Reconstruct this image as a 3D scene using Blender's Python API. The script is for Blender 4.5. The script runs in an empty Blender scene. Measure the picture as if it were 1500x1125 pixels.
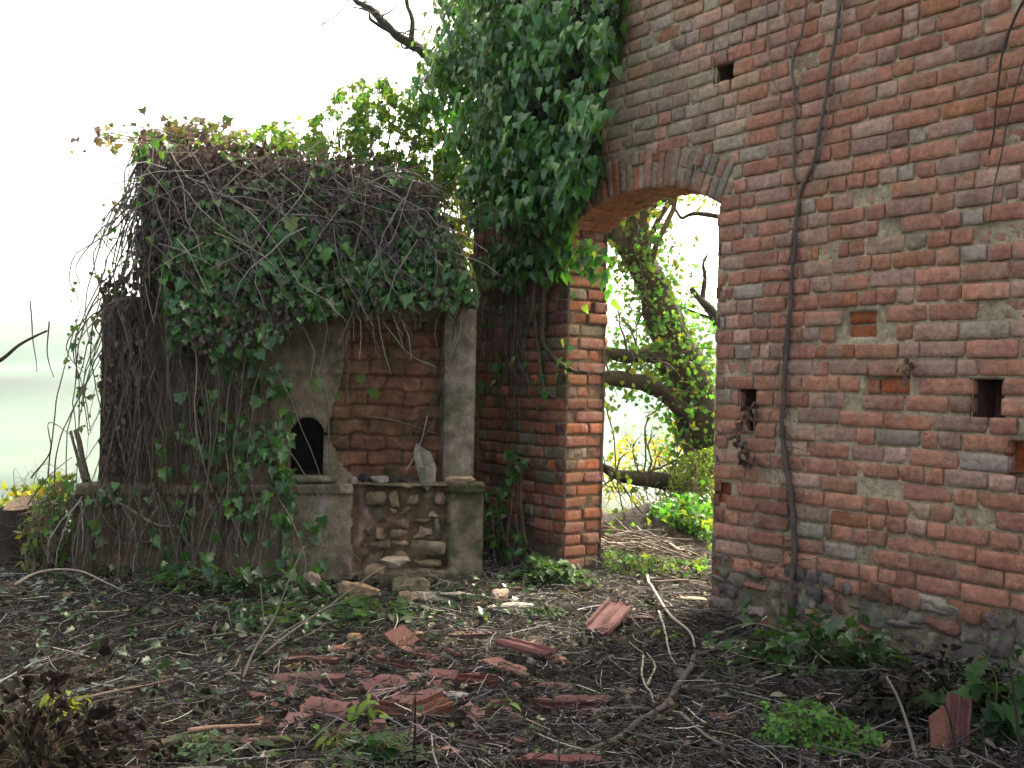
import bpy, math
import numpy as np
from mathutils import Matrix, Vector

R = np.random.default_rng(7)
sc = bpy.context.scene
col0 = sc.collection
rad = math.radians

# ------------------------------------------------------------------ camera
F = 1458.0; H = 1.5; ROLL = rad(1.2)
CR, SR = math.cos(ROLL), math.sin(ROLL)
cam = bpy.data.cameras.new('camera'); camo = bpy.data.objects.new('camera', cam)
col0.objects.link(camo); sc.camera = camo
cam.sensor_width = 36; cam.lens = F / 1500 * 36; cam.clip_end = 5000; cam.clip_start = 0.05
camo.matrix_world = Matrix(((CR, -SR, 0, 0), (0, 0, -1, 0), (SR, CR, 0, H), (0, 0, 0, 1)))

def ray(px, py):
    a = np.asarray(px, float) - 750; b = np.asarray(py, float) - 562.5
    return (a * CR + b * SR) / F, -(-a * SR + b * CR) / F
def at(px, py, Y):
    X, Z = ray(px, py); Y = np.asarray(Y, float) + 0 * X
    return np.stack([X * Y, Y, H + Z * Y], -1)
def gnd(px, py, z=0.0):
    X, Z = ray(px, py); return at(px, py, (z - H) / Z)

# ------------------------------------------------------------------ noise
def _h(i, j, k):
    n = (i * 374761393 + j * 668265263 + k * 2147483647 * 3 + 1013904223) & 0x7fffffff
    n = ((n ^ (n >> 13)) * 1274126177) & 0x7fffffff
    n = ((n ^ (n >> 15)) * 2246822519) & 0x7fffffff
    return (n & 0xffff) / 32767.5 - 1
def vn(P):
    P = np.asarray(P, float); I = np.floor(P).astype(np.int64); f = P - I; f = f * f * (3 - 2 * f)
    i, j, k = I[..., 0], I[..., 1], I[..., 2]; x, y, z = f[..., 0], f[..., 1], f[..., 2]
    def L(a, b, t): return a + (b - a) * t
    return L(L(L(_h(i, j, k), _h(i+1, j, k), x), L(_h(i, j+1, k), _h(i+1, j+1, k), x), y),
             L(L(_h(i, j, k+1), _h(i+1, j, k+1), x), L(_h(i, j+1, k+1), _h(i+1, j+1, k+1), x), y), z)
def fbm(P, s=1.0, o=3):
    P = np.asarray(P, float) * s; r = 0; a = 1.0; t = 0
    for _ in range(o):
        r = r + a * vn(P); t += a; a *= .5; P = P * 2.03 + 17.3
    return r / t
def v3(*a): return np.array(a, float)
def nrm(v): return v / np.maximum(np.linalg.norm(v, axis=-1, keepdims=True), 1e-9)
def sm(a, b, x):
    t = np.clip((np.asarray(x, float) - a) / (b - a), 0, 1); return t * t * (3 - 2 * t)

# ------------------------------------------------------------------ objects
def prop(o, label=None, cat=None, group=None, kind=None):
    if label: o['label'] = label
    if cat: o['category'] = cat
    if group: o['group'] = group
    if kind: o['kind'] = kind
    return o
def thing(name, label, cat, loc=(0, 0, 0), group=None):
    o = bpy.data.objects.new(name, None); col0.objects.link(o); o.location = loc
    o.empty_display_size = .1
    return prop(o, label, cat, group)

class MB:
    def __init__(s): s.V = []; s.T = []; s.Q = []; s.C = []; s.n = 0
    def add(s, V, T=None, Q=None, C=(1, 1, 1)):
        V = np.asarray(V, float).reshape(-1, 3)
        C = np.asarray(C, float)
        if C.ndim == 1: C = np.tile(C[:3], (len(V), 1))
        s.V.append(V); s.C.append(C[:, :3])
        if T is not None and len(T): s.T.append(np.asarray(T, np.int64).reshape(-1, 3) + s.n)
        if Q is not None and len(Q): s.Q.append(np.asarray(Q, np.int64).reshape(-1, 4) + s.n)
        s.n += len(V)
    def build(s, name, mat, parent=None, smooth=True):
        V = np.concatenate(s.V); C = np.concatenate(s.C)
        if parent is not None: V = V - np.array(parent.location)
        T = np.concatenate(s.T) if s.T else np.zeros((0, 3), np.int64)
        Q = np.concatenate(s.Q) if s.Q else np.zeros((0, 4), np.int64)
        me = bpy.data.meshes.new(name)
        me.vertices.add(len(V)); me.vertices.foreach_set('co', V.astype(np.float32).ravel())
        me.loops.add(T.size + Q.size)
        me.loops.foreach_set('vertex_index', np.concatenate([T.ravel(), Q.ravel()]).astype(np.int32))
        st = np.concatenate([np.arange(len(T)) * 3, T.size + np.arange(len(Q)) * 4]).astype(np.int32)
        me.polygons.add(len(st)); me.polygons.foreach_set('loop_start', st)
        me.update(calc_edges=True); me.validate()
        a = me.attributes.new('Col', 'FLOAT_COLOR', 'POINT')
        a.data.foreach_set('color', np.concatenate([C, np.ones((len(C), 1))], 1).astype(np.float32).ravel())
        me.polygons.foreach_set('use_smooth', np.full(len(me.polygons), smooth)); me.update()
        me.materials.append(mat)
        o = bpy.data.objects.new(name, me); col0.objects.link(o)
        if parent is not None: o.parent = parent
        return o

def tube(mb, P, r, C, n=5, cap=True, rough=0.0):
    P = np.asarray(P, float); m = len(P); r = np.broadcast_to(np.asarray(r, float), (m,))
    t = np.gradient(P, axis=0); t = nrm(t)
    ref = v3(0, 0, 1) if abs(t[:, 2]).mean() < .8 else v3(1, 0.2, 0)
    a = nrm(np.cross(t, ref)); b = np.cross(t, a)
    th = np.arange(n) * 2 * math.pi / n
    V = P[:, None] + (a[:, None] * np.cos(th)[None, :, None] + b[:, None] * np.sin(th)[None, :, None]) * r[:, None, None]
    if rough:
        V = V + (fbm(V, .6 / max(r.mean(), .004), 3) * rough)[..., None] * nrm(V - P[:, None])
    i = np.arange(m - 1)[:, None] * n; j = np.arange(n)[None]; k = (j + 1) % n
    Q = np.stack([i + j, i + k, i + n + k, i + n + j], -1).reshape(-1, 4)
    V = V.reshape(-1, 3); T = []
    if cap:
        V = np.concatenate([V, P[:1], P[-1:]]); j = j[0]; k = k[0]
        T = np.concatenate([np.stack([k, j, j * 0 + m * n], 1), np.stack([(m-1)*n + j, (m-1)*n + k, j * 0 + m * n + 1], 1)])
    mb.add(V, T, Q, C)
def curve(pts, k=6):
    """Catmull-Rom through pts"""
    P = np.asarray(pts, float); P = np.concatenate([2 * P[:1] - P[1:2], P, 2 * P[-1:] - P[-2:-1]])
    out = []
    for i in range(1, len(P) - 2):
        t = (np.arange(k) / k)[:, None]; a, b, c, d = P[i-1], P[i], P[i+1], P[i+2]
        out.append(.5 * (2*b + (c-a)*t + (2*a-5*b+4*c-d)*t*t + (3*b-a-3*c+d)*t**3))
    out.append(P[-2:-1]); return np.concatenate(out)
def wig(P, amp, s=4.0):
    P = np.asarray(P, float); o = R.uniform(0, 90, 3)
    w = np.stack([fbm(P * s + o + q, 1, 2) for q in (0, 31.7, 63.1)], -1)
    return P + w * amp

# leaves: templates in (x, y, z) with tip at +y
def _tmpl(right, spine, fold=.28, curl=.18):
    S = [(0, y) for y in spine]; n = len(S); m = len(right)
    pts = S + right + [(-x, y) for x, y in right]
    V = np.array([(x, y, abs(x) * fold - curl * y * y) for x, y in pts])
    return V, n, m
ivyV, _, _ = _tmpl([(.30, -.10), (.54, .13), (.33, .32), (.40, .56), (.17, .66)], [0, .40, 1.0])
def _half(o, fl):
    S0, S1, S2 = 0, 1, 2; r = [3 + o + i for i in range(5)]
    T = [(S0, r[0], r[1]), (S0, r[1], r[2]), (S0, r[2], S1), (S1, r[2], r[3]), (S1, r[3], r[4]), (S1, r[4], S2)]
    return [t[::-1] if fl else t for t in T]
ivyT = np.array(_half(0, False) + _half(5, True))
ovV, _, _ = _tmpl([(.20, .22), (.26, .50), (.14, .80)], [0, .5, 1.0], .25, .2)
ovT = np.array([(0, 3, 1), (3, 4, 1), (1, 4, 5), (1, 5, 2), (0, 1, 6), (6, 1, 7), (1, 8, 7), (1, 2, 8)])
dryV = ovV * v3(1.25, 1, 1) + np.array([[0, 0, abs(x) * .9 + .12 * math.sin(9 * y + x * 5)] for x, y, z in ovV])
# three-lobed leaflet cluster for nettles, bramble and seedlings
def _tri():
    V = []; T = []
    for a, s in ((0, 1.0), (1.15, .8), (-1.15, .8)):
        c, q = math.cos(a), math.sin(a); W = ovV * v3(1.15, 1, 1) * s * .62 + v3(0, .12, 0)
        T.append(ovT + len(V) * 9)
        V.append(np.stack([W[:, 0] * c + W[:, 1] * q, -W[:, 0] * q + W[:, 1] * c, W[:, 2]], 1))
    return np.concatenate(V), np.concatenate(T)
triV, triT = _tri()
heaV, _, _ = _tmpl([(.26, -.10), (.43, .10), (.42, .34), (.29, .60), (.13, .84)], [0, .40, 1.0], .30, .22)
TM = {'heart': (heaV, ivyT), 'ivy': (ivyV, ivyT), 'oval': (ovV, ovT), 'dry': (dryV, ovT), 'tri': (triV, triT)}

def leaves(mb, P, tip, nor, size, C, kind='ivy'):
    """P Nx3 base points, tip Nx3 directions, nor Nx3 normals, size N, C Nx3"""
    V0, T0 = TM[kind]; n = len(P); P = np.asarray(P, float)
    y = nrm(np.broadcast_to(tip, (n, 3)).astype(float)); z = np.broadcast_to(nor, (n, 3)).astype(float)
    x = nrm(np.cross(y, z) + 1e-6); z = np.cross(x, y)
    s = np.broadcast_to(np.asarray(size, float), (n,))[:, None, None]
    wv = R.uniform(.75, 1.15, (n, 1, 1)); cv = R.uniform(.3, 1.9, (n, 1, 1))
    V = P[:, None] + s * (V0[None, :, 0:1] * wv * x[:, None] + V0[None, :, 1:2] * y[:, None] + V0[None, :, 2:3] * cv * z[:, None])
    k = len(V0)
    T = (T0[None] + (np.arange(n) * k)[:, None, None]).reshape(-1, 3)
    mb.add(V.reshape(-1, 3), T, None, np.repeat(np.asarray(C, float), k, 0))
def rnd(n): return nrm(R.normal(size=(n, 3)))
def pal(n, cols, w=None, var=.18):
    cols = np.array(cols, float); w = None if w is None else np.array(w, float) / sum(w)
    c = cols[R.choice(len(cols), n, p=w)]
    return np.clip(c * (1 + R.normal(0, var, (n, 1))) * (1 + R.normal(0, var * .25, (n, 3))), .004, 1)

# ------------------------------------------------------------------ materials
def mat(name, rough=.85, nscale=20., nvar=.35, bump=.0, bscale=60., spec=.3, trans=0., tcol=(1, 1, 1), extra=None, sheen=0):
    m = bpy.data.materials.new(name); m.use_nodes = True; nt = m.node_tree; N = nt.nodes; Lk = nt.links
    p = N['Principled BSDF']; p.inputs['Roughness'].default_value = rough; p.inputs['Specular IOR Level'].default_value = spec
    at_ = N.new('ShaderNodeAttribute'); at_.attribute_name = 'Col'
    tc = N.new('ShaderNodeTexCoord')
    no = N.new('ShaderNodeTexNoise'); no.inputs['Scale'].default_value = nscale; no.inputs['Detail'].default_value = 6; no.inputs['Roughness'].default_value = .65
    Lk.new(tc.outputs['Object'], no.inputs['Vector'])
    mr = N.new('ShaderNodeMapRange'); mr.inputs[1].default_value = .25; mr.inputs[2].default_value = .75
    mr.inputs[3].default_value = 1 - nvar; mr.inputs[4].default_value = 1 + nvar
    Lk.new(no.outputs['Fac'], mr.inputs[0])
    mx = N.new('ShaderNodeVectorMath'); mx.operation = 'SCALE'
    Lk.new(at_.outputs['Color'], mx.inputs[0]); Lk.new(mr.outputs[0], mx.inputs['Scale'])
    out = mx.outputs[0]
    for (colr, sc_, lo, hi, amt) in (extra or []):
        n2 = N.new('ShaderNodeTexNoise'); n2.inputs['Scale'].default_value = sc_; n2.inputs['Detail'].default_value = 8; n2.inputs['Roughness'].default_value = .7
        Lk.new(tc.outputs['Object'], n2.inputs['Vector'])
        r2 = N.new('ShaderNodeMapRange'); r2.inputs[1].default_value = lo; r2.inputs[2].default_value = hi; r2.inputs[4].default_value = amt
        Lk.new(n2.outputs['Fac'], r2.inputs[0])
        mc = N.new('ShaderNodeMix'); mc.data_type = 'RGBA'; mc.inputs[7].default_value = (*colr, 1)
        Lk.new(r2.outputs[0], mc.inputs[0]); Lk.new(out, mc.inputs[6]); out = mc.outputs[2]
    Lk.new(out, p.inputs['Base Color'])
    if bump:
        nb = N.new('ShaderNodeTexNoise'); nb.inputs['Scale'].default_value = bscale; nb.inputs['Detail'].default_value = 7; nb.inputs['Roughness'].default_value = .7
        Lk.new(tc.outputs['Object'], nb.inputs['Vector'])
        b = N.new('ShaderNodeBump'); b.inputs['Strength'].default_value = 1; b.inputs['Distance'].default_value = bump
        Lk.new(nb.outputs['Fac'], b.inputs['Height']); Lk.new(b.outputs[0], p.inputs['Normal'])
    if trans:
        tr = N.new('ShaderNodeBsdfTranslucent'); vm = N.new('ShaderNodeVectorMath'); vm.operation = 'MULTIPLY'; vm.inputs[1].default_value = tcol
        Lk.new(out, vm.inputs[0]); Lk.new(vm.outputs[0], tr.inputs['Color'])
        ms = N.new('ShaderNodeMixShader'); ms.inputs[0].default_value = trans
        Lk.new(p.outputs[0], ms.inputs[1]); Lk.new(tr.outputs[0], ms.inputs[2]); Lk.new(ms.outputs[0], N['Material Output'].inputs['Surface'])
    return m

M_brick = mat('old_brick', .92, 32, .42, .010, 65, .15, extra=[((.40, .35, .30), 38, .62, .78, .55), ((.33, .29, .24), 5, .58, .74, .55), ((.045, .035, .03), 9, .60, .75, .6), ((.34, .27, .17), 14, .60, .72, .6)])
M_mortar = mat('lime_mortar', .95, 22, .45, .022, 70, .15, extra=[((.07, .055, .04), 34, .57, .70, .75), ((.10, .08, .05), 3.5, .52, .75, .7)])
M_rubble = mat('rubble_stone', .92, 22, .5, .014, 40, .2, extra=[((.30, .26, .2), 7, .56, .72, .5), ((.05, .06, .03), 3, .55, .72, .6)])
M_plaster = mat('weathered_plaster', .94, 11, .55, .012, 45, .2, extra=[((.055, .062, .025), 3.2, .48, .66, .8), ((.035, .025, .018), 6, .55, .75, .65), ((.30, .27, .23), 12, .63, .76, .5)])
M_leaf = mat('ivy_leaf', .24, 9, .25, 0, 1, .65, .40, (1.8, 2.1, .8))
M_leafy = mat('thin_leaf', .5, 9, .2, 0, 1, .35, .5, (1.5, 1.5, .6))
M_dry = mat('dry_leaf', .85, 30, .3, 0, 1, .2, .2, (1.2, 1, .8))
M_stem = mat('woody_stem', .8, 45, .35, 0, 1, .25)
M_bark = mat('bark', .9, 14, .4, .02, 18, .2, extra=[((.10, .11, .05), 5, .52, .7, .6)])
M_tile = mat('terracotta', .85, 25, .3, .003, 80, .25, extra=[((.07, .045, .035), 7, .55, .72, .75), ((.28, .23, .18), 15, .62, .75, .4)])
M_dark = mat('near_black', .95, 10, .3, 0, 1, .05)  # even near-black colour for the inside of the arched hole

# ------------------------------------------------------------------ light and air
SUN_AZ, SUN_EL = 42.0, 50.0
def sundir():
    a, e = rad(SUN_AZ), rad(SUN_EL); return Vector((math.sin(a) * math.cos(e), math.cos(a) * math.cos(e), math.sin(e)))
w = bpy.data.worlds.new('World'); sc.world = w; w.use_nodes = True
sk = w.node_tree.nodes.new('ShaderNodeTexSky'); sk.sky_type = 'NISHITA'; sk.sun_disc = False
sk.sun_elevation = rad(SUN_EL); sk.sun_rotation = rad(SUN_AZ); sk.air_density = .3; sk.dust_density = 9; sk.ozone_density = .3; sk.altitude = 0
bg = w.node_tree.nodes['Background']; bg.inputs[1].default_value = .15
w.node_tree.links.new(sk.outputs[0], bg.inputs[0])
sl = bpy.data.lights.new('sun', 'SUN'); slo = bpy.data.objects.new('sun', sl); col0.objects.link(slo)
sl.energy = 2.4; sl.angle = rad(.5); sl.color = (1, .96, .90)
slo.rotation_euler = (-sundir()).to_track_quat('-Z', 'Y').to_euler(); slo.location = (0, 0, 60)
sc.view_settings.view_transform = 'Standard'; sc.view_settings.look = 'None'; sc.view_settings.gamma = 1
sc.view_settings.exposure = 2.78; sc.view_settings.use_white_balance = True; sc.view_settings.white_balance_temperature = 7400; sc.view_settings.white_balance_tint = 2
sc.cycles.use_denoising = True
sc.cycles.max_bounces = 8; sc.cycles.volume_bounces = 1; sc.cycles.transparent_max_bounces = 8
sc.cycles.diffuse_bounces = 4

# ------------------------------------------------------------------ ground
def hgt(x, y):
    x = np.asarray(x, float); y = np.asarray(y, float)
    P = np.stack([x, y, x * 0], -1)
    e = np.maximum(y - (9.3 + .40 * (x + 3.7)), (-5.0 - x))
    e = np.maximum(e, 0)
    z = -15 * (1 - np.exp(-(e / 30.0) ** 1.25 * 1.5))
    d = np.hypot(x, y)
    z = z + 62 * sm(170, 460, d) * (.75 + .25 * fbm(P, .006, 3)) * sm(0, 40, e) + 1.2 * fbm(P, .03, 3) * sm(6, 60, e)
    near = 1 - sm(0, 6, e)
    z = z + near * (.05 * fbm(P, 1.1, 4) + .02 * fbm(P + 9, 5, 2)) + .10 * sm(3.0, .8, np.hypot(x + 3.6, (y - 7.4))) * near
    # bank of soil beyond the arch
    z = z + near * (.55 * np.exp(-(((x - 2.2) / .9) ** 2 + ((y - 10.3) / .8) ** 2)) + .30 * np.exp(-(((x - 1.15) / .6) ** 2 + ((y - 9.0) / .45) ** 2)))
    z = z + near * .12 * np.exp(-(((x - 2.2) / .8) ** 2 + ((y - 4.7) / .8) ** 2))
    return z
def axis(lo, c0, c1, hi, d, g):
    a = list(np.arange(c0, c1, d)); s = d; v = a[-1]
    while v < hi: s *= g; v += s; a.append(v)
    s = d; v = c0
    while v > lo: s *= g; v -= s; a.insert(0, v)
    return np.array(a)
gx = axis(-620, -5, 4.5, 620, .05, 1.13); gy = axis(-40, 2.8, 11.5, 640, .05, 1.12)
X, Y = np.meshgrid(gx, gy); Z = hgt(X, Y); V = np.stack([X, Y, Z], -1)
nx, ny = len(gx), len(gy)
i = (np.arange(ny - 1)[:, None] * nx + np.arange(nx - 1)[None]); Q = np.stack([i, i + 1, i + nx + 1, i + nx], -1).reshape(-1, 4)
e = np.maximum(np.maximum(Y - (9.3 + .40 * (X + 3.7)), -5.0 - X), 0)
soil = v3(.021, .017, .014) * (1 + .5 * fbm(V, 3, 3))[..., None]
PV = V * v3(1, 1, 0)
f1 = fbm(PV, .018, 3); f2 = fbm(PV + 40, .05, 3)
field = np.where((f1 > .05)[..., None], v3(.017, .044, .034), v3(.036, .054, .045)) + (f2 * .03)[..., None] * v3(1, .8, .5)
field = field * (1 + .25 * fbm(PV, .4, 2))[..., None]
stp_ = np.floor((PV[..., 0] * .75 + PV[..., 1] * .66) / 34 + f1 * 1.2); field = field * (1 + .6 * _h(stp_.astype(np.int64), stp_.astype(np.int64) * 3, stp_.astype(np.int64) * 0))[..., None]
fr_ = np.abs((PV[..., 0] * .75 + PV[..., 1] * .66) / 34 + f1 * 1.2 - stp_ - .5); field = np.where((fr_ > .46)[..., None], field * .15, field)
field = np.where((f2 < -.22)[..., None], v3(.008, .026, .018), field)
C = soil + (field - soil) * sm(.5, 6, e)[..., None]
g = MB(); g.add(V.reshape(-1, 3), None, Q, np.clip(C, .01, 1).reshape(-1, 3))
M_ground = mat('ground', .95, 25, .5, .02, 30, .15)
prop(g.build('ground', M_ground), kind='structure')

hz = bpy.data.meshes.new('haze'); b0, b1 = v3(-660, -60, -40), v3(660, 680, 75)
hv = [(x, y, z) for x in (b0[0], b1[0]) for y in (b0[1], b1[1]) for z in (b0[2], b1[2])]
hz.from_pydata(hv, [], [(0, 1, 3, 2), (4, 6, 7, 5), (0, 4, 5, 1), (2, 3, 7, 6), (0, 2, 6, 4), (1, 5, 7, 3)])
hzo = bpy.data.objects.new('haze', hz); col0.objects.link(hzo); prop(hzo, kind='stuff')
mh = bpy.data.materials.new('haze'); mh.use_nodes = True; nt = mh.node_tree
nt.nodes.remove(nt.nodes['Principled BSDF'])
pv = nt.nodes.new('ShaderNodeVolumePrincipled'); pv.inputs['Color'].default_value = (.74, .90, .96, 1); pv.inputs['Density'].default_value = .0005; pv.inputs['Anisotropy'].default_value = .3
nt.links.new(pv.outputs[0], nt.nodes['Material Output'].inputs['Volume']); hz.materials.append(mh)

# ------------------------------------------------------------------ bricks
def bricks(mb, O, U, W, N, hu, hv, C, depth=.06, rough=.004, rnd_=.35, chip=.25, facet=0.):
    """face centres O, unit axes U (along), W (up), N (out), half sizes"""
    n = len(O); bc = lambda a: np.broadcast_to(np.asarray(a, float), (n, 3))
    U, W, N = bc(U), bc(W), bc(N); hu = np.broadcast_to(hu, (n,)); hv = np.broadcast_to(hv, (n,))
    pu = np.array([-1, -1, -.96, -.78, -.52, -.26, 0, .26, .52, .78, .96, 1, 1]); pw = np.array([-1, -1, -.94, -.35, .35, .94, 1, 1])
    a, b = np.meshgrid(np.arange(13), np.arange(8))
    u = pu[a]; w_ = pw[b]; ring = np.minimum(np.minimum(a, 12 - a), np.minimum(b, 7 - b))
    dz = np.where(ring == 0, -1.0, np.where(ring == 1, -.0, 0.))
    # bevel depth in metres by ring
    bev = np.choose(ring, [0, -.005, -.0005, 0, 0]) if ring.max() > 3 else np.choose(ring, [0, -.005, -.0005, 0])
    cu = (np.abs(u) > .9) & (np.abs(w_) > .8)
    L = np.where(cu, 1 - .05 * rnd_, 1.0); Lw = np.where(cu, 1 - .16 * rnd_, 1.0)
    uu = hu[:, None, None] * (u * L)[None]; ww = hv[:, None, None] * (w_ * Lw)[None]
    dd = np.where(dz[None] < 0, -depth, bev[None]) + 0 * uu
    # chipped corners
    for q in range(2):
        su = R.choice([-1, 1], n); sv = R.choice([-1, 1], n); am = (R.random(n) < chip) * R.uniform(.003, .018, n)
        pr = np.clip(1 - np.hypot((hu[:, None, None] * (u[None] - su[:, None, None])) / .06, (hv[:, None, None] * (w_[None] - sv[:, None, None])) / .045), 0, 1)
        dd = dd - pr * am[:, None, None] * (dz[None] == 0)
    # tilt
    ta = R.normal(0, .007, n); tb = R.normal(0, .018, n)
    dd = dd + ta[:, None, None] * uu + tb[:, None, None] * ww
    if facet:
        for q in range(4):
            ga = R.normal(0, 1, (3, n)); ga[:2] *= facet; pl_ = ga[0][:, None, None] * (uu / hu[:, None, None]) * .05 + ga[1][:, None, None] * (ww / hv[:, None, None]) * .05 + np.abs(ga[2])[:, None, None] * .012
            dd = np.where(dz[None] < 0, dd, np.minimum(dd, pl_))
    V = O[:, None, None] + uu[..., None] * U[:, None, None] + ww[..., None] * W[:, None, None] + dd[..., None] * N[:, None, None]
    n1 = fbm(V, 24, 3); n2 = fbm(V + 50, 21, 3); n3 = fbm(V + 90, 21, 3)
    V = V + (n1 * rough * 1.3)[..., None] * N[:, None, None] + (n2 * rough)[..., None] * U[:, None, None] + (n3 * rough * 1.1)[..., None] * W[:, None, None]
    i = np.arange(7)[:, None] * 13 + np.arange(12)[None]
    q = np.stack([i, i + 1, i + 14, i + 13], -1).reshape(-1, 4)
    Q = (q[None] + (np.arange(n) * 104)[:, None, None]).reshape(-1, 4)
    Vf = V.reshape(-1, 3); cv = np.repeat(C, 104, 0) * (1 + .34 * fbm(Vf, 17, 3))[:, None]; lc = (sm(.22, .42, fbm(Vf + 30, 11, 3)) * .55)[:, None]
    mb.add(Vf, None, Q, np.clip(cv * (1 - lc) + lc * (cv * .35 + v3(.24, .205, .17)), .01, .8))

# wall frame
A = gnd(1040, 898); Dv = v3(-.595, .804, 0); Dv /= np.linalg.norm(Dv); Nb = v3(Dv[1], -Dv[0], 0)   # Nb points back
NO = -Nb; UP = v3(0, 0, 1)
def wp(s, z, out=0.0):
    s = np.asarray(s, float); z = np.asarray(z, float); out = np.asarray(out, float) + 0 * s
    return A * v3(1, 1, 0) + s[..., None] * Dv + z[..., None] * UP + out[..., None] * NO
def whit(px, py, out=0.0):
    Xr, Zr = ray(px, py); a = A * v3(1, 1, 0) + out * NO
    s = (Xr * a[1] - a[0]) / (Dv[0] - Xr * Dv[1]); Yd = a[1] + s * Dv[1]
    return s, H + Zr * Yd
SR0 = float(np.mean([whit(1053, 330)[0], whit(1047, 600)[0], whit(1040, 840)[0]])); SL0 = float(np.mean([whit(834, 331)[0], whit(826, 600)[0]]))
zr = float(whit(1053, 302)[1]); zl = float(whit(834, 331)[1]); zcr = float(whit(965, 271)[1])
zsp = (zr + zl) / 2; cs = (SR0 + SL0) / 2; half = (SL0 - SR0) / 2; rise = max(zcr - zsp, .2)
RI = (half ** 2 + rise ** 2) / (2 * rise); zc = zsp + rise - RI; TH = math.asin(half / RI); RE = RI + .275
THK = .42; WE = float(whit(688, 560)[0]); SMIN = -4.4; WTOP = 7.2
print('arch', SR0, SL0, zsp, zcr, RI, math.degrees(TH), 'end', WE)
def rect(x0, y0, x1, y1):
    a = whit(x0, y1); b = whit(x1, y0); return (float(b[0]), float(a[0]), float(a[1]), float(b[1]))
HOLES = [rect(1047, 84, 1072, 120), rect(1083, 566, 1106, 592), rect(1092, 595, 1104, 626), rect(1424, 562, 1466, 610), rect(1480, 655, 1503, 682)]
ORANGE = [rect(1272, 545, 1324, 578), rect(1478, 655, 1510, 700), rect(1046, 712, 1062, 732), rect(1248, 462, 1275, 490)]
def forb(z):
    if z < zsp: return [(SR0, SL0)]
    if z < zc + RE:
        h = math.sqrt(max(RE ** 2 - (z - zc) ** 2, 0)); h = min(h, (z - zc) * math.tan(TH)) + .012
        return [(cs - h, cs + h)]
    return []
def sub(iv, cut):
    out = []
    for a, b in iv:
        for c, d in [cut]:
            if d <= a or c >= b: out.append((a, b)); continue
            if c > a: out.append((a, c))
            if d < b: out.append((d, b))
    return [x for x in out if x[1] - x[0] > .035]
def zfoot(s): return .40 + .10 * np.sin(s * 1.7 + .6) - .05 * np.asarray(s) * 0 + .05 * np.sin(s * 4.1)
CH = .0985
bl = []   # s, z, hu, hv, out, orange
z = -.1 + .31
ci = 0
while z < WTOP:
    zz = z + CH / 2
    iv = [(SMIN, WE + R.uniform(-.08, .06))]
    for f in forb(zz): iv = sub(iv, f)
    for h in HOLES:
        if h[2] - .02 < zz < h[3] + .02: iv = sub(iv, (h[0], h[1]))
    for a, b in iv:
        p = a; stretch = R.random() < .5
        if a == SR0 or b == SR0: pass
        e0 = R.uniform(-.022, .012)
        first = True
        while p < b - .02:
            small = p > SL0 + .2
            if R.random() < (.28 if small else .55): Lb = R.normal(.262, .022)
            else: Lb = R.normal(.125, .014)
            if R.random() < .05: Lb = R.uniform(.05, .09)
            if b - (p + Lb) < .06: Lb = b - p
            q = min(p + Lb, b); Lb = q - p
            if Lb > .32: q = p + Lb / 2; Lb = Lb / 2
            s0, s1 = p, q
            if abs(q - SR0) < 1e-6: s1 = q + R.uniform(-.03, .018)
            jo = R.uniform(.0035, .0085)
            hz_ = CH / 2 - R.uniform(.0045, .0098)
            sm_ = (s0 + s1) / 2; zo = .012 * float(fbm(v3(sm_ * .8, z * 3, 1.5), 1, 2)) + R.normal(0, .0025)
            org = any(o[0] - .03 < sm_ < o[1] + .03 and o[2] < zz + .01 and zz - .01 < o[3] for o in ORANGE)
            out = R.normal(0, .0032) - (R.random() < .05) * R.uniform(.006, .016)
            if org: out = -.035
            if zz + R.normal(0, .05) > zfoot(sm_) or (SL0 <= sm_ < SL0 + .35):
                if R.random() > .012: bl.append((sm_, zz + zo, max((s1 - s0) / 2 - jo, .015), hz_, out, org))
            p = q
    z += CH; ci += 1
bl = np.array(bl, float); S_, Z_, HU, HV, OU, OR = bl.T
n = len(bl)
C = pal(n, [(.45, .212, .138), (.395, .180, .120), (.35, .208, .158), (.45, .19, .105), (.41, .325, .255), (.47, .285, .205)], [46, 22, 10, 5, 3, 20], .09)
up = sm(2.5, 3.6, Z_) * sm(-1.0, .6, S_) * .9 + .03
gr = pal(n, [(.43, .33, .235), (.40, .28, .21), (.44, .255, .175)], [3, 3, 2], .13)
k = (R.random(n) < up)[:, None]; C = np.where(k, gr, C)
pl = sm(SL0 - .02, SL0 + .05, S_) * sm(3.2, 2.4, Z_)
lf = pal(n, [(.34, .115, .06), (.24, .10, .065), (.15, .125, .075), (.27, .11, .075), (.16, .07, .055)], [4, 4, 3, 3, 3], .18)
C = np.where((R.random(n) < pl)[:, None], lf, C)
C = np.where((OR > .5)[:, None], pal(n, [(.40, .12, .05)], None, .08), C)
# some bricks darker, more of them towards the foot
foot_dk = (R.random(n) < .5 * sm(1.0, .3, Z_))[:, None]; C = np.where(foot_dk, C * v3(.72, .75, .75), C)
wall = thing('brick_wall', 'tall ruined red brick wall with an arched doorway and square putlog holes', 'wall', tuple(A * v3(1, 1, 0)))
wb = MB(); bricks(wb, wp(S_, Z_, OU), Dv * -1, UP, NO, HU, HV, C, rough=.0034, chip=.55)
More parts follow.
